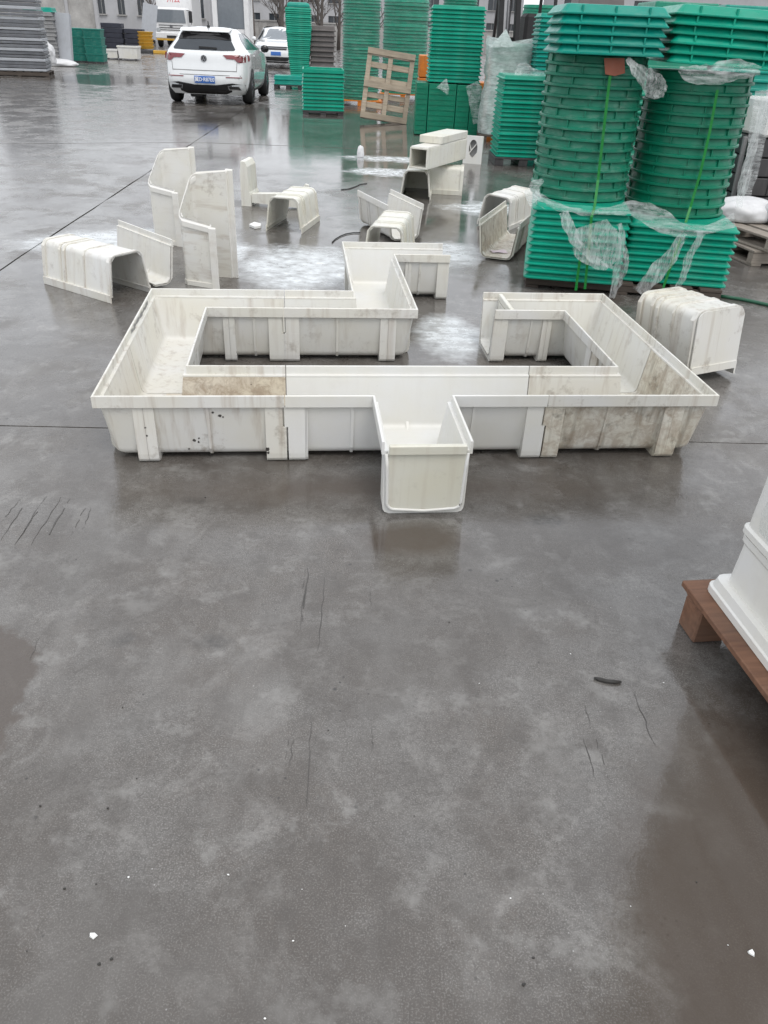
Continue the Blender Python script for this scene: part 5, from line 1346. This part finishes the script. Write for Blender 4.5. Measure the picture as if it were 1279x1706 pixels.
hb.on_rear(hroot, 'tailgate_edge', [(-0.70, 0.655), (0.70, 0.655), (0.70, 0.640), (-0.70, 0.640)], M['grey'], 0.003, 0.01)
for s in (-1, 1): hb.on_rear(hroot, 'tailgate_edge', [(s * 0.70, 0.64), (s * 0.712, 0.64), (s * 0.725, 0.80), (s * 0.713, 0.80)], M['grey'], 0.003, 0.01)
hb.on_rear(hroot, 'bumper_step', [(-0.80, 0.575), (0.80, 0.575), (0.80, 0.560), (-0.80, 0.560)], M['grey'], 0.002, 0.01)
pl = hb.on_rear(hroot, 'number_plate', [(-0.225, 0.415), (0.225, 0.415), (0.225, 0.548), (-0.225, 0.548)], M['platebl'], 0.020, 0.03)
text_mesh('冀D·R87E0', 0.098, M['letter'], pl, Matrix.Translation((0, hb.rear(0, 0.48) - 0.024, 0.482)) @ RX90 @ Matrix.Scale(0.92, 4, (1, 0, 0)), bold=0.0012)
# round badge with a V above a W
by = hb.rear(0, 0.86) - 0.012
q = MB(); q.lathe([(0.001, 0), (0.060, 0.002), (0.062, 0.012), (0.001, 0.014)], 28, Matrix.Translation((0, by - 0.004, 0.865)), False, 'y'); bd = q.build('badge', M['black'], hroot)
q = MB()
ring = [(0.056 * math.cos(2 * PI * k / 28), by - 0.008, 0.865 + 0.056 * math.sin(2 * PI * k / 28)) for k in range(29)]
q.tube(ring, 0.0055, 6, False)
for a, b in (((-0.022, 0.050), (-0.002, 0.008)), ((0.022, 0.050), (0.002, 0.008)), ((-0.046, 0.026), (-0.020, -0.042)), ((-0.020, -0.042), (-0.001, 0.002)), ((0.001, 0.002), (0.020, -0.042)), ((0.020, -0.042), (0.046, 0.026))):
    q.bar((a[0], by - 0.008, 0.865 + a[1]), (b[0], by - 0.008, 0.865 + b[1]), 0.009, 0.009, up=(0, 1, 0))
q.build('emblem', M['chrome'], bd)
for s in (-1, 1):
    hb.on_side(hroot, 'side_window', [(0.66, 1.04), (1.45, 1.02), (1.45, 1.32), (1.05, 1.325), (0.80, 1.22)], M['glass'], s)
    hb.on_side(hroot, 'side_window', [(1.52, 1.02), (2.90, 1.0), (2.30, 1.26), (1.95, 1.32), (1.52, 1.325)], M['glass'], s)
    for wy in (0.84, 3.46):
        pts = [(wy + 0.375 * math.cos(PI * k / 12), 0.315 + 0.375 * math.sin(PI * k / 12)) for k in range(13)]
        pts += [(wy - 0.36, 0.205), (wy + 0.36, 0.205)]
        hb.on_side(hroot, 'wheel_arch', pts, M['black'], s, 0.002, 0.02)
        wheel(hroot, s * 0.795, wy, 0.316, 0.215, s)
    hb.on_side(hroot, 'sill_trim', [(1.25, 0.21), (3.05, 0.21), (3.05, 0.25), (1.25, 0.25)], M['black'], s, 0.004)
    hb.on_side(hroot, 'door_gap', [(1.48, 0.35), (1.488, 0.35), (1.488, 1.0), (1.48, 1.0)], M['dkgrey'], s, 0.002, 0.004)
    hb.on_side(hroot, 'door_handle', [(1.30, 0.90), (1.44, 0.90), (1.44, 0.925), (1.30, 0.925)], M['whitepaint'], s, 0.018)
    me = MB().lathe([(0.001, -0.09), (0.06, -0.075), (0.085, -0.02), (0.075, 0.05), (0.04, 0.085), (0.001, 0.09)], 14, None, True, 'x').mesh('mirror'); me.materials.append(M['blackgloss'])
    link_mesh('mirror', me, hroot, (s * 0.955, 2.72, 1.02), (0, 0, s * 0.15), (1.05, 0.6, 0.95))
q = MB(); q.box((0, 0.85, 1.43), (0.05, 0.12, 0.05), ch=0.008); q.prism([(-0.008, 0.82, 1.45), (0.008, 0.82, 1.45), (0.004, 0.79, 1.53), (-0.004, 0.79, 1.53)], (0, 0.08, -0.01)); q.build('roof_antenna', M['black'], hroot)
q = MB(); q.box((0, 0.55, 0.25), (1.0, 0.5, 0.10), ch=0.03); q.box((-0.25, 0.5, 0.19), (0.28, 0.4, 0.12), ch=0.02); q.build('underbody', M['black'], hroot)
q = MB(); q.box((0, 2.1, 0.22), (1.5, 3.2, 0.08)); q.build('underbody', M['black'], hroot)

# white saloon facing the camera (rotated half a turn: nose towards the viewer)
sdn = Car([(0.20, 0.78, 0.12, 4.50), (0.32, 0.85, 0.04, 4.60), (0.48, 0.885, 0.0, 4.62), (0.64, 0.90, 0.02, 4.60), (0.78, 0.895, 0.10, 4.45), (0.88, 0.875, 0.16, 4.10), (0.96, 0.85, 0.45, 3.45), (1.02, 0.81, 0.75, 3.22), (1.16, 0.73, 1.05, 2.92), (1.30, 0.66, 1.35, 2.62), (1.40, 0.60, 1.60, 2.35), (1.445, 0.5, 1.85, 2.10)])
sroot = thing('white_saloon', 'white saloon car facing the camera behind the hatchback', 'car', (-5.62, 40.75, 0), PI + 0.10)
sdn.body(sroot, M['whitepaint'])
sdn.on_front(sroot, 'windscreen', [(-0.72, 1.0), (0.72, 1.0), (0.66, 1.18), (0.57, 1.37), (-0.57, 1.37), (-0.66, 1.18)], M['glassl'], 0.012)
sdn.on_front(sroot, 'grille', [(-0.48, 0.66), (0.48, 0.66), (0.50, 0.78), (-0.50, 0.78)], M['black'], 0.015)
sdn.on_front(sroot, 'grille_bar', [(-0.48, 0.715), (0.48, 0.715), (0.48, 0.73), (-0.48, 0.73)], M['chrome'], 0.024)
sdn.on_front(sroot, 'lower_grille', [(-0.78, 0.28), (0.78, 0.28), (0.72, 0.42), (-0.72, 0.42)], M['black'], 0.015)
p2 = sdn.on_front(sroot, 'number_plate', [(-0.22, 0.47), (0.22, 0.47), (0.22, 0.60), (-0.22, 0.60)], M['platebl'], 0.025)
sdn.on_front(sroot, 'lip_spoiler', [(-0.80, 0.21), (0.80, 0.21), (0.80, 0.26), (-0.80, 0.26)], M['black'], 0.014)
for s in (-1, 1):
    sdn.on_front(sroot, 'headlight', [(s * 0.52, 0.66), (s * 0.86, 0.68), (s * 0.87, 0.80), (s * 0.52, 0.78)], M['headlight'], 0.016)
    sdn.on_side(sroot, 'side_window', [(1.3, 1.02), (3.0, 1.0), (2.6, 1.28), (2.3, 1.36), (1.7, 1.36), (1.45, 1.22)], M['glass'], s)
    for wy in (0.95, 3.65):
        pts = [(wy + 0.36 * math.cos(PI * k / 12), 0.31 + 0.36 * math.sin(PI * k / 12)) for k in range(13)] + [(wy - 0.35, 0.205), (wy + 0.35, 0.205)]
        sdn.on_side(sroot, 'wheel_arch', pts, M['black'], s, 0.002, 0.02)
        wheel(sroot, s * 0.80, wy, 0.31, 0.205, s)
    me = MB().lathe([(0.001, -0.09), (0.06, -0.075), (0.085, -0.02), (0.07, 0.05), (0.001, 0.09)], 12, None, True, 'x').mesh('mirror'); me.materials.append(M['whitepaint'])
    link_mesh('mirror', me, sroot, (s * 0.95, 2.95, 1.0), None, (1.0, 0.6, 0.9))
q = MB(); q.box((0, 2.3, 0.22), (1.5, 3.6, 0.08)); q.build('underbody', M['black'], sroot)

# white box truck, front towards the camera
troot = thing('white_truck', 'white box truck facing the camera at the far left of the yard', 'truck', (-14.75, 57.5, 0), 0.10)
q = MB(); q.box((0, 0.85, 1.42), (2.06, 1.7, 1.50), ch=0.10); q.build('cab', M['truckpaint'], troot)
q = MB(); q.prism([(-0.93, -0.03, 1.36), (0.93, -0.03, 1.36), (0.86, -0.02, 2.04), (-0.86, -0.02, 2.04)], (0, 0.06, 0)); q.build('windscreen', M['glassl'], troot)
for z in (1.22, 1.08, 0.96):
    q = MB(); q.box((0, -0.012, z), (1.5, 0.03, 0.035)); q.build('grille_slot', M['dkgrey'], troot)
q = MB(); q.lathe([(0.001, 0), (0.09, 0.0), (0.09, 0.03)], 16, Matrix.Translation((0, -0.035, 1.15)) @ Matrix.Scale(0.6, 4, (0, 0, 1)), False, 'y'); q.build('badge', M['chrome'], troot)
q = MB(); q.box((0, -0.03, 0.66), (2.08, 0.22, 0.34), ch=0.04); q.build('bumper', M['truckpaint'], troot)
q = MB(); q.box((0, -0.145, 0.60), (0.6, 0.02, 0.14)); q.build('bumper_intake', M['black'], troot)
q = MB(); q.box((0, -0.12, 0.44), (1.9, 0.05, 0.10), ch=0.01); q.build('under_run_bar', M['yellow'], troot)
for s in (-1, 1):
    q = MB(); q.box((s * 0.80, -0.02, 0.95), (0.24, 0.06, 0.22), ch=0.02); q.build('headlight', M['headlight'], troot)
    q = MB(); q.tube([(s * 1.02, 0.1, 2.05), (s * 1.28, -0.12, 2.02), (s * 1.30, -0.12, 1.3)], 0.018, 6); q.box((s * 1.26, -0.12, 1.70), (0.22, 0.08, 0.62), ch=0.03); q.build('mirror', M['black'], troot)
    wheel(troot, s * 0.88, 0.9, 0.42, 0.26, s); wheel(troot, s * 0.85, 5.0, 0.42, 0.42, s)
q = MB(); q.box((0, 4.3, 2.10), (2.25, 4.8, 2.35), ch=0.03); cb = q.build('cargo_box', M['truckpaint'], troot)
text_mesh('川云', 0.42, M['redletter'], cb, Matrix.Translation((0, 1.893, 2.62)) @ RX90)
q = MB(); q.box((0, 3.5, 0.72), (0.8, 6.0, 0.28)); q.build('chassis', M['black'], troot)

# forklift among the stacks, only the mast and dark upper works show
froot = thing('forklift', 'black forklift with raised mast standing behind the film bundle', 'forklift', (2.25, 18.6, 0), 0.12)
for x in (-0.32, 0.02):
    q = MB(); q.bar((x + 0.06, 0.0, 0.1), (x - 0.12, -0.04, 2.9), 0.10, 0.16, ch=0.01); q.build('mast_rail', M['black'], froot)
for z in (0.6, 1.45, 2.5):
    q = MB(); q.box((-0.18, 0.06, z), (0.44, 0.06, 0.10), ch=0.006); q.build('mast_crossbar', M['black'], froot)
q = MB(); q.tube([(-0.14, 0.05, 0.3), (-0.24, 0.05, 2.6)], 0.035, 10); q.build('lift_cylinder', M['steel'], froot)
q = MB(); q.box((0.55, 0.6, 1.62), (0.62, 0.5, 0.62), ch=0.06); q.box((0.62, 0.55, 1.35), (0.42, 0.4, 0.5), ch=0.05); q.build('operator_seat', M['black'], froot)
q = MB(); q.box((0.55, 0.332, 1.74), (0.10, 0.03, 0.16), ch=0.01); q.build('seat_label', M['whitecrate'], froot)
q = MB(); q.box((0.35, 1.1, 0.75), (1.0, 1.9, 0.75), ch=0.08); q.build('chassis', M['orange'], froot)
for x in (-0.15, 0.85):
    for y in (0.35, 1.75): wheel(froot, x, y, 0.27, 0.2, 1 if x > 0 else -1)
for x, y in ((-0.13, 0.3), (0.85, 0.3), (-0.13, 1.6), (0.85, 1.6)):
    q = MB(); q.bar((x, y, 1.1), (x * 0.95 + 0.02, y + (0.1 if y < 1 else -0.1), 2.35), 0.06, 0.06, ch=0.006); q.build('guard_post', M['black'], froot)
q = MB(); q.box((0.36, 0.95, 2.37), (1.0, 1.3, 0.06), ch=0.01); q.build('overhead_guard', M['black'], froot)

# ------------------------------------------------------------------ left side of the yard
lr = thing('wrapped_stack', 'grey film-wrapped stack of boards on a pallet at the far left edge', 'stack', (-11.05, 25.7, 0), 0.25)
for k in range(26):
    q = MB(); q.box((R.uniform(-0.02, 0.02), R.uniform(-0.02, 0.02), 0.165 + k * 0.083), (1.50, 1.1, 0.074 if k % 4 else 0.058), (0, 0, R.uniform(-0.012, 0.012)), ch=0.008); q.build('board', M['darkboard'] if k % 3 else M['greypanel'], lr)
vs, fs = [], []; nn, nz = 40, 24
for j in range(nz + 1):
    z = 0.13 + 2.2 * j / nz
    for k in range(nn):
        a = 2 * PI * k / nn; ca, sa = math.cos(a), math.sin(a); s_ = (abs(ca) ** 9 + abs(sa) ** 9) ** (-1 / 9)
        vs.append(((0.80 + R.uniform(-0.02, 0.03)) * s_ * ca, (0.60 + R.uniform(-0.02, 0.03)) * s_ * sa, z))
for j in range(nz):
    for k in range(nn):
        a = j * nn + k; b = j * nn + (k + 1) % nn; fs.append((a, b, b + nn, a + nn))
q = MB(); q.add(vs, fs, True); q.build('film_wrap', M['filmwrap'], lr, fix=False)
plank_pallet('wooden_pallet', 'dark wet pallet under the grey wrapped stack at the left edge', (-11.05, 25.7, 0), 0.25, 1.6, 1.15, 0.125, M['wooddark'], 7)
tL = rect_tray('tray_mesh_m', 1.0, 1.0, 0.12, M['grey'], 0.02, 0.03, ribs=False)
stack('grey_tray', tL, (-12.62, 31.6, 0.05), 13, 0.118, 0.2, 'in the stack left of the leaning grey panel', 'grey trays left of the leaning panel', 'tray', 'grey tray', jit=0.02)
me = rect_tray('tray_mesh_n', 1.0, 0.9, 0.14, M['g_teal'], 0.03, 0.03, ribs=False)
stack('green_tray', me, (-12.60, 31.6, 1.585), 1, 0.12, 0.2, 'lying on the grey tray stack at the left', 'single green tray at the left', 'tray', 'pale green tray')
lump('film_heap', 'heap of crumpled film at the foot of the wrapped stack', (-11.15, 27.6, 0.42), 0.45, (0.8, 0.8, 1.0), M['bag'], 31, 'film')
gp = thing('leaning_panel', 'tall pale grey panel bundle leaning beside the green bins', 'panel', mat4=Matrix.Translation((-12.15, 31.4, 0.04)) @ Matrix.Rotation(0.10, 4, 'Z') @ Matrix.Rotation(math.radians(-9), 4, 'X') @ Matrix.Rotation(math.radians(3), 4, 'Y'))
for k in range(3):
    q = MB(); q.box((k * 0.012, 0.05 * k, 0.80 - 0.01 * k), (0.92, 0.045, 1.56), ch=0.006); q.build('sheet', M['greypanel'], gp)
lump('film_heap', 'crumpled white film at the foot of the leaning grey panel', (-12.05, 31.2, 0.07), 0.45, (1.2, 0.5, 0.28), M['bag'], 33, 'film')
for i, (x, w_, y, lab) in enumerate(((-12.45, 0.62, 34.6, 'old teal green bin stack nearest the leaning grey panel'), (-11.80, 0.62, 34.4, 'old teal green bin stack beside the white bin'))):
    br = thing('green_bin', lab, 'bin', (x, y, 0), 0.12, 'old green bins at the left')
    for k in range(4):
        me = loft_mesh('bin_tier', lambda i_: rrect(0.33 - i_, 0.40 - i_, 0.04), [(0.03, 0.0), (0.0, 0.22), (-0.012, 0.225), (-0.012, 0.262), (0.02, 0.265)], None, M['g_old'])
        link_mesh('bin_tier', me, br, (R.uniform(-0.01, 0.01), 0, 0.06 + 0.268 * k))
    q = MB(); q.box((0, 0, 0.03), (0.62, 0.74, 0.05)); q.build('base_pallet', M['dkgrey'], br)
wr = thing('white_bin', 'low white rectangular bin with raised rim beside the green bins', 'bin', (-11.95, 38.2, 0), 0.08)
for x, w_, h_ in ((-0.40, 0.50, 0.38), (0.27, 0.80, 0.52)):
    me = loft_mesh('bin_body', lambda i_: rrect(w_ / 2 - i_, 0.42 - i_, 0.04), [(0.02, 0.06), (0.0, h_ - 0.06), (-0.025, h_ - 0.055), (-0.025, h_), (0.0, h_ + 0.004)], None, M['loose1']); link_mesh('bin_body', me, wr, (x, 0, 0))
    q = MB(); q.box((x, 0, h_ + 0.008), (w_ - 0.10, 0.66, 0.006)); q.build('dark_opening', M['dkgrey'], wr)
    for sx in (-1, 1):
        q = MB(); q.box((x + sx * (w_ / 2 - 0.08), -0.36, 0.03), (0.09, 0.09, 0.06)); q.build('foot', M['dkgrey'], wr)
# dark stacked crates by the building
for i, (x, w_, n_, lab) in enumerate(((-18.0, 1.1, 5, 'dark grey crate pile nearest the green bins'), (-16.85, 1.15, 5, 'dark navy crate pile below the building windows'), (-15.70, 1.05, 4, 'dark navy crate pile beside the yellow tubs'))):
    dr = thing('dark_crate_pile', lab, 'crates', (x, 52.0 + 0.4 * i, 0), 0.1, 'dark crate piles by the building')
    for k in range(n_):
        q = MB(); q.box((R.uniform(-0.03, 0.03), 0, 0.13 + 0.245 * k), (w_, 0.9, 0.235), (0, 0, R.uniform(-0.03, 0.03)), ch=0.015); q.build('crate_tier', M['navy'], dr)
dr = thing('yellow_tub_pile', 'pile of yellow tubs in front of the dark crates', 'tubs', (-14.75, 51.6, 0), 0.0)
for k in range(5):
    q = MB(); q.lathe([(0.36, 0), (0.42, 0.12), (0.44, 0.13), (0.44, 0.16), (0.0, 0.16)], 20, Matrix.Translation((R.uniform(-0.02, 0.02), 0, 0.05 + 0.17 * k)), False); q.build('tub', M['yellow'], dr)
gs = thing('leaning_panel', 'pale grey sheet leaning against the dark crates near the truck', 'panel', mat4=Matrix.Translation((-15.35, 54.2, 0.5)) @ Matrix.Rotation(0.1, 4, 'Z') @ Matrix.Rotation(math.radians(-10), 4, 'X') @ Matrix.Rotation(math.radians(9), 4, 'Y'))
q = MB(); q.box((0, 0, 0.9), (0.85, 0.03, 1.8), ch=0.004); q.build('sheet', M['greypanel'], gs)
# low kerb strip, black and yellow
kr = thing('striped_kerb', 'low black and yellow striped kerb beyond the hatchback', 'kerb', (-11.2, 46.5, 0), 0.03)
for k in range(7):
    q = MB(); q.box((-2.1 + k * 0.7, 0, 0.075), (0.694, 0.20, 0.15), ch=0.02); q.build('kerb_block', M['yellow'] if k % 3 == 1 else M['dkgrey'], kr)

# ------------------------------------------------------------------ buildings, walls and trees beyond
def windowed_block(name, label, x0, x1, y0, depth, h, z_rows, n, ww, wh, mat, rz=0.0, skip=()):
    root = thing(name, label, 'building', (x0, y0, 0), rz)
    W = x1 - x0; t = 0.25
    # front wall built round the openings
    xs_ = [W * (k + 0.5) / n for k in range(n)]
    bands = [0.0]
    for z in z_rows: bands += [z, z + wh]
    bands.append(h)
    q = MB()
    for i in range(len(bands) - 1):
        za, zb = bands[i], bands[i + 1]
        if i % 2 == 0: q.box((W / 2, t / 2, (za + zb) / 2), (W, t, zb - za))
        else:
            edges = [0.0]
            for x in xs_: edges += [x - ww / 2, x + ww / 2]
            edges.append(W)
            for k in range(0, len(edges), 2): q.box(((edges[k] + edges[k + 1]) / 2, t / 2, (za + zb) / 2), (edges[k + 1] - edges[k], t - 0.004, zb - za + 0.002))
    q.build('front_wall', mat, root)
    q = MB(); q.box((W / 2, depth / 2 + 0.3, h / 2), (W - 0.02, depth - 0.1, h - 0.02)); q.build('building_mass', mat, root)
    q = MB(); q.box((W / 2, depth / 2 - 0.1, h + 0.12), (W + 0.6, depth + 0.8, 0.24)); q.build('roof', M['roofsheet'], root)
    gm = MB().box((0, 0, 0), (ww - 0.02, 0.03, wh - 0.02)).mesh('pane'); gm.materials.append(M['glass'])
    sm = MB().box((0, 0, 0), (ww + 0.2, 0.18, 0.08)).mesh('sill'); sm.materials.append(M['concretewall'])
    fm = MB().box((0, 0, 0), (0.06, 0.05, wh - 0.03)).mesh('mullion'); fm.materials.append(M['grey'])
    for z in z_rows:
        for x in xs_:
            w_ = link_mesh('window', gm, root, (x, 0.16, z + wh / 2)); link_mesh('mullion', fm, w_, (0, -0.04, 0)); link_mesh('sill', sm, w_, (0, -0.22, -wh / 2 - 0.04))
    return root
windowed_block('factory_building', 'long grey factory building with tall narrow windows at the upper left', -34.0, -15.5, 72.0, 9.0, 6.2, (1.7, 4.0), 12, 0.55, 1.5, M['render'], 0.06)
windowed_block('office_building', 'pale far building behind the bare trees', -34.0, 14.0, 112.0, 10.0, 7.5, (1.2, 3.9), 20, 1.3, 1.4, M['render'], 0.0)
windowed_block('warehouse', 'low warehouse far behind the green stacks', 15.0, 50.0, 95.0, 12.0, 6.5, (3.6,), 10, 1.6, 1.3, M['render'], -0.05)
# weathered yard wall behind the left goods
wl = thing('yard_wall', 'stained concrete wall with pilasters behind the green bins', 'wall', (-25.3, 45.0, 0), 0.10)
for k in range(7):
    q = MB(); q.box((0.8 + k * 1.55 * 0.9, 0, 1.25 if k < 6 else 1.2), (1.36, 0.22, 2.5), ch=0.01); q.build('wall_panel', M['concretewall'], wl)
    q = MB(); q.box((0.8 + k * 1.395 + 0.70, -0.03, 1.32), (0.16, 0.34, 2.64), ch=0.02); q.build('pilaster', M['render'], wl)
q = MB(); q.box((5.2, 0, 2.70), (9.9, 0.42, 0.12), ch=0.01); q.build('coping', M['concretewall'], wl)
wl = thing('yard_wall', 'long low grey wall far behind the white saloon', 'wall', (-15.0, 80.0, 0), 0.0)
for k in range(14):
    q = MB(); q.box((1.1 + k * 2.2, 0, 0.85), (2.18, 0.2, 1.7), ch=0.01); q.build('wall_panel', M['concretewall'], wl)
q = MB(); q.box((15.4, 0, 1.76), (31.0, 0.34, 0.10)); q.build('coping', M['concretewall'], wl)
# white gate cabin
gc = thing('gate_cabin', 'white gate cabin with a dark window behind the hatchback', 'cabin', (-8.75, 46.0, 0), 0.05)
for x in (-0.78, 0.78):
    for y in (0.0, 1.5):
        q = MB(); q.box((x, y, 1.5), (0.24, 0.24, 3.0), ch=0.012); q.build('post', M['truckpaint'], gc)
q = MB(); q.box((0, 0.02, 0.62), (1.30, 0.10, 1.24), ch=0.01); q.build('lower_panel', M['truckpaint'], gc)
q = MB(); q.box((0, 0.03, 2.05), (1.32, 0.05, 1.58)); q.build('window', M['glassl'], gc)
q = MB(); q.box((0, 0.75, 3.1), (2.1, 2.0, 0.18), ch=0.02); q.build('roof', M['truckpaint'], gc)
q = MB(); q.box((0, 1.5, 1.4), (1.3, 0.1, 2.8)); q.build('rear_panel', M['truckpaint'], gc)
for sx in (-1, 1):
    q = MB(); q.box((sx * 0.78, 0.75, 1.4), (0.08, 1.24, 2.78)); q.build('side_panel', M['truckpaint'], gc)
# bare winter trees
def bare_tree(label, x, y, h, seed):
    rr = random.Random(seed); root = thing('bare_tree', label, 'tree', (x, y, 0), rr.uniform(0, 6), 'bare trees at the back of the yard')
    tr, cr = MB(), MB()
    top = Vector((rr.uniform(-0.3, 0.3), rr.uniform(-0.3, 0.3), h * 0.55))
    tr.tube([(0, 0, 0), top * 0.35, top * 0.7, top], [h * 0.022, h * 0.018, h * 0.014, h * 0.010], 8); tr.build('trunk', M['bark'], root)
    def grow(p, d, L, r, lev):
        mid = p + d * L * 0.5 + Vector((rr.uniform(-1, 1), rr.uniform(-1, 1), rr.uniform(-0.2, 0.6))) * L * 0.07
        e = p + d * L
        cr.tube([p, mid, e], [r, r * 0.75, r * 0.5], 5 if lev < 2 else 3, caps=False)
        if lev >= 4: return
        for _ in range(3 if lev < 3 else 4):
            k = rr.uniform(0.35, 1.0); q = p + d * L * k
            nd = (d + Vector((rr.uniform(-1, 1), rr.uniform(-1, 1), rr.uniform(-0.25, 0.75))) * 0.75).normalized()
            grow(q, nd, L * rr.uniform(0.5, 0.72), r * 0.5, lev + 1)
    for k in range(7):
        z = 0.3 + 0.7 * k / 6; a = rr.uniform(0, 6.28)
        grow(top * z, Vector((math.cos(a) * 0.7, math.sin(a) * 0.7, 0.9)).normalized(), h * rr.uniform(0.2, 0.32), h * 0.008, 1)
    grow(top, Vector((0, 0, 1)), h * 0.3, h * 0.009, 1)
    cr.build('crown', M['bark'], root, fix=False)
for i, (x, y, h, lab) in enumerate([(-10.3, 62.0, 6.5, 'bare tree right of the gate cabin'), (-9.0, 66.0, 7.2, 'bare tree above the white saloon roof, left one'), (-7.6, 64.0, 6.0, 'bare tree above the white saloon roof, right one'),
                                   (-6.3, 68.0, 7.0, 'bare tree just left of the slim green tower'), (-3.6, 66.0, 6.6, 'bare tree between the slim tower and the wrapped tower'), (-13.2, 70.0, 6.0, 'bare tree behind the box truck'),
                                   (-18.3, 66.0, 5.5, 'bare tree in front of the factory windows'), (-9.6, 70.0, 6.8, 'thin bare tree farther back, between gate cabin and saloon'), (-8.3, 72.0, 7.4, 'tall bare tree farther back above the saloon windscreen'),
                                   (-7.0, 73.0, 6.2, 'thin bare tree farther back, left of the slim tower'), (-5.2, 71.0, 7.0, 'tall bare tree right behind the slim green tower'), (-2.4, 72.0, 6.4, 'bare tree left of the film-wrapped tower')]):
    bare_tree(lab, x, y, h, 40 + i)
